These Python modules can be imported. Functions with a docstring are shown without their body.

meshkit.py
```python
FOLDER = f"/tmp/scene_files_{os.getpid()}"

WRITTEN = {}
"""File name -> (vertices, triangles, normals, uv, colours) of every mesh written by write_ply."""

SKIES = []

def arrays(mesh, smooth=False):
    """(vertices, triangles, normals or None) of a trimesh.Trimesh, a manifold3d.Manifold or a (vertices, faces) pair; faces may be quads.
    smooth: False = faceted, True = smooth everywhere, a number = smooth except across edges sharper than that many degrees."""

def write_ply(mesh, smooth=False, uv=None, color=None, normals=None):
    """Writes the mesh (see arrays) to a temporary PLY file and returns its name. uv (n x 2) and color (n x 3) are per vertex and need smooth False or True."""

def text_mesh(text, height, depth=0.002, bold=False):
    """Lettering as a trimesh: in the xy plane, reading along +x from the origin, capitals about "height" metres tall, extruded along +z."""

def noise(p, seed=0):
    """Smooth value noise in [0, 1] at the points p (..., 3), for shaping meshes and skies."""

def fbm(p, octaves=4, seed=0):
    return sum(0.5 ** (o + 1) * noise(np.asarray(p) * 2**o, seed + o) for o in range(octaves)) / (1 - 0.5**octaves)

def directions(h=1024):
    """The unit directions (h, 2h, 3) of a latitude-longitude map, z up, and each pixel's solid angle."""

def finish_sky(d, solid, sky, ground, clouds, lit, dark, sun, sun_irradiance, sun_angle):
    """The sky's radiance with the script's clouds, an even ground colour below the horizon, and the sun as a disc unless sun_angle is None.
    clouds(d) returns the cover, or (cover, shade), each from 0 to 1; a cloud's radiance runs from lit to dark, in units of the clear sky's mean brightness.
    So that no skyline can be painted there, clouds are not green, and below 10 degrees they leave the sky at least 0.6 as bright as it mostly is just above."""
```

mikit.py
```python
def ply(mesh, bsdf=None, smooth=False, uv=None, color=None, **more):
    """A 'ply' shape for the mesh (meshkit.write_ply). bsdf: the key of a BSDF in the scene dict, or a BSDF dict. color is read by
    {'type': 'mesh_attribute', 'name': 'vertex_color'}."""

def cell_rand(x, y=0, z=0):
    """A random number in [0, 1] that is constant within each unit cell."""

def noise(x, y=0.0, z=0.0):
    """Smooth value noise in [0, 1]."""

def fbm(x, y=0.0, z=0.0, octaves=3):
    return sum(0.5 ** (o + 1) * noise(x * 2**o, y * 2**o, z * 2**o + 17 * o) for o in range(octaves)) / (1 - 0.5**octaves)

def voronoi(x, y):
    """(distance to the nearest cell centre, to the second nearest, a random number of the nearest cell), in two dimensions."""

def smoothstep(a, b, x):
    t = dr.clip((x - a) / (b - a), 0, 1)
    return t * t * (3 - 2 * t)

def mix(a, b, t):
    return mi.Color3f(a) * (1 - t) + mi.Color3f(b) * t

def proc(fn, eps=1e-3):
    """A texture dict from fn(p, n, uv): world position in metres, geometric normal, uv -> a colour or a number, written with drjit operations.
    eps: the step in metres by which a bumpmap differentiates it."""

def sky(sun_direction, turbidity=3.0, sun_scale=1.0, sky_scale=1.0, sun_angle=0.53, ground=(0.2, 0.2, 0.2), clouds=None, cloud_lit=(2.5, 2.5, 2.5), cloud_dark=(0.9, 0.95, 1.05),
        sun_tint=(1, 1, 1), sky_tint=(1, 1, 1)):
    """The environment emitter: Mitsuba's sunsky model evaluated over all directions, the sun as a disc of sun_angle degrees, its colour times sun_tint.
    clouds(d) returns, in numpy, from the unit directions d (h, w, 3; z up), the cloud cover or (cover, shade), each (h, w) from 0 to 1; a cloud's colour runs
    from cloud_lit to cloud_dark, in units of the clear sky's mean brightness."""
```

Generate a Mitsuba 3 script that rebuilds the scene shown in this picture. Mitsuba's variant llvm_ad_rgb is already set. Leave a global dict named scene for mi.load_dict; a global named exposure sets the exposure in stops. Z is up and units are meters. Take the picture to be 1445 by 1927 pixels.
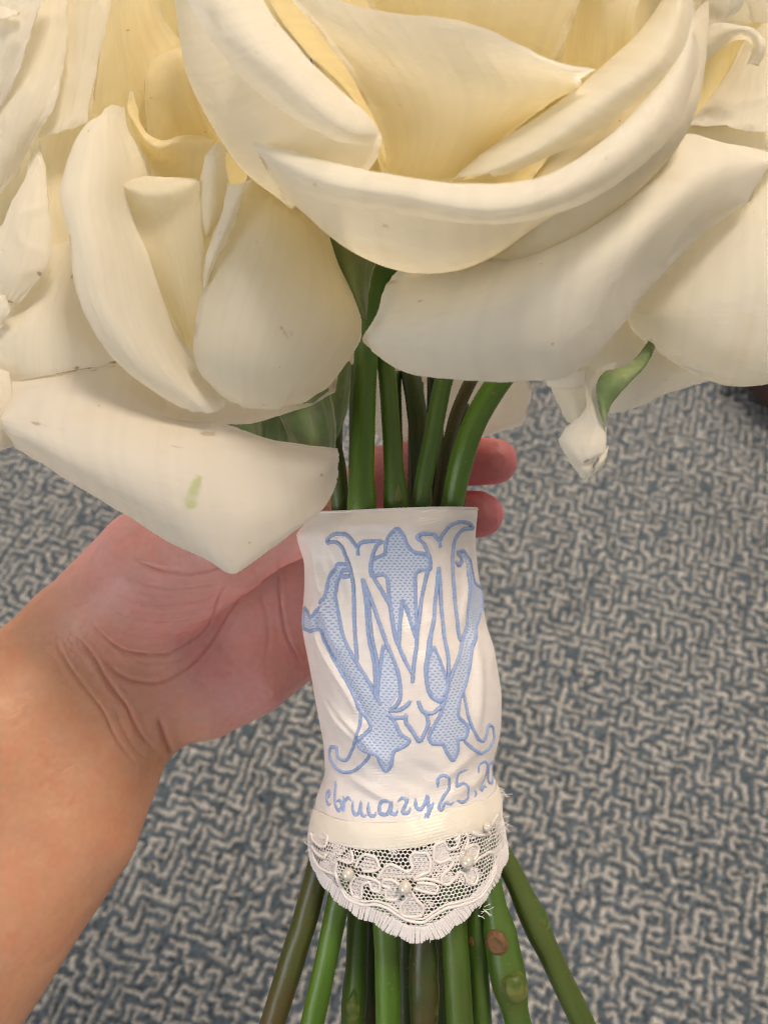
"""A hand holding a bouquet of white roses; the stems are wrapped in an embroidered satin sleeve with a lace cuff."""
import math
import numpy as np
import trimesh, shapely
import drjit as dr
import mitsuba as mi
import mikit, meshkit
from mikit import proc, noise, fbm, smoothstep, mix
from scipy.interpolate import CubicSpline, PchipInterpolator, interp1d
from scipy.spatial import Delaunay, cKDTree

T = mi.ScalarTransform4f
scene, labels = {}, {}
rng = np.random.default_rng(7)

# ------------------------------------------------------------------ camera
EYE, PITCH = np.array([0.0, 0.0, 0.80]), math.radians(55)
FWD = np.array([0, math.cos(PITCH), -math.sin(PITCH)])
UP = np.array([0, math.sin(PITCH), math.cos(PITCH)])
scene["camera"] = {"type": "thinlens", "fov": 50.0, "fov_axis": "x", "aperture_radius": 0.0008, "focus_distance": 0.208, "near_clip": 0.01, "far_clip": 60.0,
                   "to_world": T().look_at(origin=EYE.tolist(), target=(EYE + FWD).tolist(), up=UP.tolist())}
exposure = 0.04

# ------------------------------------------------------------------ light: warm ceiling lamps of a room and a cooler window
def lamp(name, centre, target, size, rgb):
    scene[name] = {"type": "rectangle", "to_world": T().look_at(origin=centre, target=target, up=[0, 1, 0.01]) @ T().scale([size[0] / 2, size[1] / 2, 1]),
                   "emitter": {"type": "area", "radiance": {"type": "rgb", "value": rgb}}}
    labels[name] = {"kind": "structure"}
lamp("ceiling_lamp", [0.55, 0.50, 2.5], [0.05, 0.15, 0.6], (0.5, 0.5), [41.0, 34.5, 28.0])
lamp("ceiling_lamp_001", [1.6, 2.6, 2.5], [1.2, 2.2, 0], (1.2, 1.2), [10.0, 8.4, 7.0])
lamp("window_pane", [-1.9, -1.7, 1.7], [0, 0.1, 0.6], (1.3, 1.3), [4.4, 4.5, 4.7])
scene["room_light"] = {"type": "constant", "radiance": {"type": "rgb", "value": [0.37, 0.345, 0.325]}}

# ------------------------------------------------------------------ materials
def bsdf(name, **kw):
    scene[name] = kw


def rgb(*v):
    return {"type": "rgb", "value": list(v)}


# marks on the petals: (x, y, z, x2, y2, z2, radius) in 0.1 mm of the bouquet frame, colour
MARKS = [
    (-205, 371, 650, -194, 353, 650, 5, (0.5, 0.38, 0.26), 0.5),
    (-189, 364, 650, -186, 359, 650, 4, (0.3, 0.2, 0.12), 0.8),
    (-396, 174, 480, -376, 171, 480, 7, (0.55, 0.42, 0.26), 0.45),
    (-390, 65, 575, -403, 13, 585, 12, (0.68, 0.76, 0.4), 0.6),
    (-850, 300, 425, -739, 318, 430, 3.2, (0.32, 0.21, 0.11), 0.9),
    (-739, 318, 430, -692, 326, 428, 3.6, (0.32, 0.21, 0.11), 0.9),
    (-692, 326, 428, -612, 346, 405, 3.0, (0.36, 0.25, 0.14), 0.85),
    (-667, 318, 430, -619, 334, 410, 2.4, (0.45, 0.33, 0.18), 0.7),
    (-753, 191, 540, -669, 171, 550, 3, (0.55, 0.42, 0.28), 0.5),
    (-636, 1053, 440, -628, 1050, 440, 6, (0.5, 0.4, 0.22), 0.6),
    (-155, 184, 610, -155, 185, 580, 3, (0.3, 0.2, 0.12), 0.7),
    (-761, 527, 480, -755, 521, 480, 4, (0.4, 0.28, 0.16), 0.6),
    (-844, 467, 470, -827, 465, 470, 5, (0.35, 0.22, 0.12), 0.7)]
_O = EYE + 0.23 * FWD


def petal_marks(p, c):
    d = [p.x - _O[0], p.y - _O[1], p.z - _O[2]]
    b = [10000.0 * (d[0] * a[0] + d[1] * a[1] + d[2] * a[2]) for a in ((1, 0, 0), UP, -FWD)]
    wob = 20.0 * (fbm(b[0] * 0.07, b[1] * 0.07, b[2] * 0.07) - 0.5)
    for x, y, z, x2, y2, z2, r, col, k in MARKS:
        e = [x2 - x, y2 - y, z2 - z]
        t = dr.clip(((b[0] - x) * e[0] + (b[1] - y) * e[1] + (b[2] - z) * e[2]) / (e[0] ** 2 + e[1] ** 2 + e[2] ** 2), 0, 1)
        s = dr.sqrt(dr.square(b[0] - x - t * e[0]) + dr.square(b[1] - y - t * e[1]) + dr.square(0.3 * (b[2] - z - t * e[2])))
        c = mix(c, col, k * smoothstep(r * 1.3, r * 0.1, s + wob * min(r, 8) / 8.0))
    return c


def petal_tint(p, n, uv):
    q = p * 1000.0
    y = uv.y + 0.10 * (fbm(q.x * 0.05, q.y * 0.05, q.z * 0.05) - 0.5)
    c = mix((0.968, 0.943, 0.868), (0.965, 0.865, 0.52), smoothstep(0.05, 0.95, y))
    blotch = smoothstep(0.60, 0.85, fbm(q.x * 0.11 + 7, q.y * 0.11, q.z * 0.11))
    c = mix(c, c * mi.Color3f(0.96, 0.93, 0.86), blotch * 0.5)
    c = c * (0.965 + 0.05 * fbm(uv.x * 55.0, uv.y * 1.5, 1.0))
    side = smoothstep(0.030, 0.004, dr.minimum(uv.x, 1 - uv.x)) * smoothstep(0.55, 0.75, noise(q.x * 0.25, q.y * 0.25, q.z * 0.25))
    c = mix(c, (0.62, 0.48, 0.28), side * 0.6)
    spot = smoothstep(0.955, 0.985, noise(q.x * 0.42 + 31, q.y * 0.42, q.z * 0.42))
    return petal_marks(p, mix(c, (0.42, 0.30, 0.16), spot * 0.45))


def petal_grain(p, n, uv):
    q = p * 1000.0
    return 0.00006 * noise(q.x * 1.6, q.y * 1.6, q.z * 1.6) + 0.00016 * fbm(uv.x * 60, uv.y * 2.0, q.z * 0.05)


scene["petal_bsdf"] = {"type": "bumpmap", "arbitrary": proc(petal_grain, 2e-4), "scale": 1.0,
                       "bsdf": {"type": "principledthin", "base_color": proc(petal_tint), "roughness": 0.62, "diff_trans": 1.25, "spec_trans": 0.0, "eta": 1.35}}


def leaf_tint(p, n, uv):
    q = p * 1000.0
    mid = smoothstep(0.22, 0.0, dr.abs(uv.x - 0.5))
    c = mix((0.17, 0.24, 0.11), (0.30, 0.39, 0.15), 0.75 * mid + 0.25 * noise(q.x, q.y, q.z))
    edge = smoothstep(0.44, 0.5, dr.abs(uv.x - 0.5))
    c = mix(c, (0.30, 0.30, 0.22), smoothstep(0.35, 0.8, fbm(q.x * 0.3, q.y * 0.3, q.z * 0.3)) * 0.5)
    c = mix(c, (0.42, 0.47, 0.30), 0.55 * smoothstep(0.55, 0.8, fbm(uv.x * 8.0, uv.y * 1.2, 7.0)))
    return mix(c, (0.45, 0.47, 0.34), edge * 0.8)


scene["leaf_bsdf"] = {"type": "principledthin", "base_color": proc(leaf_tint), "roughness": 0.55, "diff_trans": 0.35, "eta": 1.4}


def stem_fn(lo, hi, brown):
    def fn(p, n, uv):
        q = p * 1000.0
        streak = fbm(uv.x * 9.0, uv.y * 0.35, 2.0)
        c = mix(lo, hi, smoothstep(0.25, 0.75, streak))
        c = mix(c, (0.11, 0.055, 0.022), brown * smoothstep(0.5, 0.8, fbm(q.x * 0.06 + 3, q.y * 0.06, q.z * 0.06)))
        fleck = smoothstep(0.86, 0.96, noise(q.x * 1.5, q.y * 1.5, q.z * 0.9))
        return mix(c, (0.20, 0.17, 0.08), fleck * 0.5)
    return fn


def stem_bump(p, n, uv):
    q = p * 1000.0
    return 0.00010 * noise(uv.x * 22, uv.y * 1.2, 0.0) + 0.00003 * noise(q.x * 3, q.y * 3, q.z * 3)


for nm, lo, hi, br in (("bright", (0.060, 0.132, 0.010), (0.090, 0.180, 0.018), 0.15), ("green", (0.052, 0.108, 0.012), (0.074, 0.138, 0.019), 0.2),
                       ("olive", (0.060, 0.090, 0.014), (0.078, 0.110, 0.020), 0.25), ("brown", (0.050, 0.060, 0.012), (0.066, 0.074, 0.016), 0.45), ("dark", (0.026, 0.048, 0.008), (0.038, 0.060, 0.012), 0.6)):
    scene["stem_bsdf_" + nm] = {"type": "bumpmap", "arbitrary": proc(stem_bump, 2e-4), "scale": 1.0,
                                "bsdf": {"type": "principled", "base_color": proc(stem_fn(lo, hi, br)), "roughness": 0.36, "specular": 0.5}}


def nub_tint(p, n, uv):
    q = p * 1000.0
    return mix((0.115, 0.055, 0.025), (0.20, 0.115, 0.05), fbm(q.x * 0.9, q.y * 0.9, q.z * 0.9))


def bud_tint(p, n, uv):
    q = p * 1000.0
    return mix((0.060, 0.105, 0.016), (0.15, 0.16, 0.04), smoothstep(0.35, 0.75, fbm(q.x * 0.35, q.y * 0.35, q.z * 0.35)))


bsdf("nub_bsdf", type="principled", base_color=proc(nub_tint), roughness=0.6, specular=0.3)
bsdf("bud_bsdf", type="principled", base_color=proc(bud_tint), roughness=0.45, specular=0.4)


def twill(p, n, uv):
    a = uv.x * 1.0 - uv.y * 0.35
    return 0.000045 * dr.sin(2 * dr.pi * (uv.y * 1.25 - uv.x * 0.22)) + 0.00003 * noise(uv.x * 0.9, uv.y * 3.5) + 0.00008 * fbm(uv.x * 0.35, uv.y * 0.5)


def satin_tint(p, n, uv):
    return mix((0.80, 0.75, 0.72), (0.85, 0.80, 0.765), fbm(uv.x * 0.35, uv.y * 2.2))


scene["satin_bsdf"] = {"type": "twosided", "bsdf": {"type": "bumpmap", "arbitrary": proc(twill, 1e-4), "scale": 1.0,
                       "bsdf": {"type": "principled", "base_color": proc(satin_tint), "roughness": 0.27, "specular": 0.7, "sheen": 0.5, "anisotropic": 0.5}}}
scene["ribbon_bsdf"] = {"type": "twosided", "bsdf": {"type": "bumpmap", "arbitrary": proc(twill, 1e-4), "scale": 1.0,
                        "bsdf": {"type": "principled", "base_color": rgb(0.88, 0.82, 0.70), "roughness": 0.36, "specular": 0.5, "sheen": 0.4}}}


def thread_tint(p, n, uv):
    return mix((0.265, 0.36, 0.61), (0.37, 0.475, 0.73), noise(uv.x * 1.0, uv.y * 1.0))


bsdf("thread_bsdf", type="principled", base_color=proc(thread_tint), roughness=0.42, specular=0.45, sheen=0.3)


def stitch_tint(p, n, uv):
    row = dr.floor(uv.y / 0.70)
    u = uv.x / 1.22 + 0.5 * (row - 2 * dr.floor(row / 2)) + 0.5 * noise(uv.x * 0.55, uv.y * 0.55)
    fu, fv = u - dr.floor(u), uv.y / 0.70 - row
    hole = smoothstep(0.34, 0.18, dr.abs(fu - 0.5)) * smoothstep(0.36, 0.16, dr.abs(fv - 0.5))
    c = mix((0.54, 0.62, 0.79), (0.62, 0.69, 0.83), noise(uv.x * 2, uv.y * 2))
    return mix(c, (0.24, 0.31, 0.50), hole * 0.75)


bsdf("stitch_bsdf", type="twosided", bsdf={"type": "principled", "base_color": proc(stitch_tint), "roughness": 0.5, "specular": 0.4, "sheen": 0.3})
bsdf("lace_bsdf", type="principled", base_color=rgb(0.84, 0.80, 0.785), roughness=0.55, specular=0.4, sheen=0.4)
bsdf("gimp_bsdf", type="principled", base_color=rgb(0.83, 0.775, 0.74), roughness=0.38, specular=0.5)
bsdf("pearl_bsdf", type="principled", base_color=rgb(0.70, 0.655, 0.57), metallic=0.2, roughness=0.13, specular=1.0, clearcoat=1.0, clearcoat_gloss=0.95)

# ------------------------------------------------------------------ frames
M_B = np.stack([[1, 0, 0], UP, -FWD], 1)                  # bouquet frame: x right, y along the stems, z to the viewer
O_B = EYE + 0.23 * FWD


def W(p):
    """Bouquet-frame centimetres -> world metres."""
    return O_B + (np.asarray(p, float) * 0.01) @ M_B.T


def put(key, v, f, mat, smooth=True, uv=None, color=None, label=None, kind=None, category=None, group=None):
    scene[key] = mikit.ply((W(v), f), mat, smooth=smooth, uv=uv, color=color)
    lab = {k: x for k, x in (("label", label), ("kind", kind), ("category", category), ("group", group)) if x}
    if lab:
        labels[key] = lab


def numbered(base):
    if base not in scene:
        return base
    i = 1
    while f"{base}_{i:03d}" in scene:
        i += 1
    return f"{base}_{i:03d}"


def thing(name, label, category, group=None):
    labels[name] = {"label": label, "category": category, **({"group": group} if group else {})}
    return name


def grid_faces(nu, nv, wrap=False):
    i, j = np.meshgrid(np.arange(nu if wrap else nu - 1), np.arange(nv - 1), indexing="ij")
    a, b = i * nv + j, ((i + 1) % nu) * nv + j
    return np.stack([a, b, b + 1, a + 1], -1).reshape(-1, 4)


def tris(q):
    return np.vstack([q[:, [0, 1, 2]], q[:, [0, 2, 3]]])


def tube(path, radius, n=8, cap=True, up=None, squash=1.0, twist=0.0):
    """Vertices, triangles and uv (turns, cm along) of a tube; radius per point."""
    path = np.asarray(path, float)
    t = np.gradient(path, axis=0)
    t /= np.linalg.norm(t, axis=1, keepdims=True) + 1e-12
    if up is None:
        up = np.tile([0.13, 0.21, 0.97], (len(path), 1))
    a = np.cross(up, t)
    a /= np.linalg.norm(a, axis=1, keepdims=True) + 1e-12
    b = np.cross(t, a)
    r = np.broadcast_to(np.asarray(radius, float), (len(path),))
    ph = 2 * np.pi * np.arange(n) / n
    v = path[:, None] + r[:, None, None] * (np.cos(ph)[None, :, None] * a[:, None] + squash * np.sin(ph)[None, :, None] * b[:, None])
    L = np.r_[0, np.cumsum(np.linalg.norm(np.diff(path, axis=0), axis=1))]
    uv = np.stack([np.broadcast_to(ph / (2 * np.pi), v.shape[:2]), np.broadcast_to(L[:, None], v.shape[:2])], -1).reshape(-1, 2)
    m = len(path)
    i, j = np.meshgrid(np.arange(m - 1), np.arange(n), indexing="ij")
    q = np.stack([i * n + j, i * n + (j + 1) % n, (i + 1) * n + (j + 1) % n, (i + 1) * n + j], -1).reshape(-1, 4)
    f = tris(q)
    v = v.reshape(-1, 3)
    if cap:
        v = np.vstack([v, path[0], path[-1]])
        uv = np.vstack([uv, [0, 0], [0, L[-1]]])
        k = np.arange(n)
        f = np.vstack([f, np.stack([np.full(n, m * n), (k + 1) % n, k], 1), np.stack([np.full(n, m * n + 1), (m - 1) * n + k, (m - 1) * n + (k + 1) % n], 1)])
    return v, f, uv


def join(parts):
    at, V, F, U = 0, [], [], []
    for v, f, u in parts:
        V.append(v); F.append(f + at); U.append(u)
        at += len(v)
    return np.vstack(V), np.vstack(F), np.vstack(U)


def resample(p, step, closed=False):
    p = np.asarray(p, float)
    d = np.r_[0, np.cumsum(np.linalg.norm(np.diff(p, axis=0), axis=1))]
    keep = np.r_[True, np.diff(d) > 1e-9]
    p, d = p[keep], d[keep]
    n = max(3, int(d[-1] / step) + 1)
    t = np.linspace(0, d[-1], n)
    return PchipInterpolator(d, p)(t) if len(p) > 2 else interp1d(d, p, axis=0)(t)

# ------------------------------------------------------------------ traced measurements (0.1 mm unless said)
RINGS = [[10,40,218],[-7,30,229],[-32,18,238],[-65,5,248],[-98,10,245],[-142,18,241],[-200,23,244],[-303,27,255],[-390,46,262],[-493,63,259],[-552,70,254],[-611,73,247],[-670,70,237],[-715,68,233],[-758,70,245],[-801,68,258],[-845,64,262],[-888,63,269],[-946,69,273],[-1005,72,271],
[-1079,75,267],[-1182,75,262]]
FOLDS = [(-0.95,-1.0,-0.62,-3.4,0.16,0.22),(-0.75,-0.9,-0.55,-2.2,0.13,-0.14),(0.9,-3.2,0.7,-5.6,0.2,0.16),(-0.9,-5.2,-0.3,-6.2,0.2,0.18),(0.35,-7.2,0.95,-6.9,0.2,0.12),(-0.2,-6.6,0.3,-7.0,0.22,-0.09),(-1.05,-2.6,-0.55,-4.9,0.15,0.16),(-0.85,-3.0,-0.45,-5.2,0.12,-0.1),(1.0,-1.2,0.75,-2.8,0.14,0.12),(-0.5,-0.3,0.6,-0.45,0.12,0.06),
(0.2,-6.9,0.7,-6.2,0.16,0.08),(-0.7,-6.9,-0.1,-7.3,0.13,0.1),(-0.78,-2.0,-0.92,-2.9,0.07,-0.14),(-0.62,-2.1,-0.85,-2.9,0.08,0.1),(-1.0,-5.0,-0.5,-5.9,0.1,-0.12),(0.0,-6.35,0.25,-6.6,0.2,-0.1),(-0.9,-0.35,0.9,-0.25,0.1,0.05)]
BONES = [('radial',[[-2296,-1838,-100,300],[-1481,-985,-60,275],[-1169,-664,-140,230],[-971,-416,-260,178]]),('ulnar',[[-2110,-2349,-100,310],[-1283,-1350,-60,275],[-957,-947,-160,220],[-778,-619,-280,150]]),('core',[[-883,-525,-270,170],[-709,-447,-300,150]]),('thenar',[[-918,-365,-250,175],[-682,-180,-200,205],[-474,-104,-130,155],[-312,-61,-90,98],
[-210,-41,-80,78]]),('palm1',[[-840,-429,-290,140],[-552,-268,-350,110],[-256,-124,-390,100]]),('palm2',[[-826,-498,-300,140],[-523,-374,-380,110],[-234,-259,-440,102]]),('palm3',[[-810,-565,-300,140],[-523,-478,-380,115],[-236,-368,-460,100]]),('hypo',[[-762,-610,-280,130],[-564,-589,-290,128],[-412,-529,-330,120],[-251,-443,-430,95]]),
('index',[[-256,-124,-390,95],[-13,130,-450,92],[223,167,-410,85],[355,163,-350,76]]),('middle',[[-234,-241,-440,95],[60,-39,-540,92],[236,-15,-460,82],[311,-8,-370,74]]),('ring',[[-236,-359,-460,90],[32,-269,-540,88],[156,-243,-460,80],[212,-229,-380,72]]),('little',[[-251,-443,-430,85],[-59,-409,-500,78],
[49,-392,-440,70],[117,-374,-380,64]])]
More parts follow.
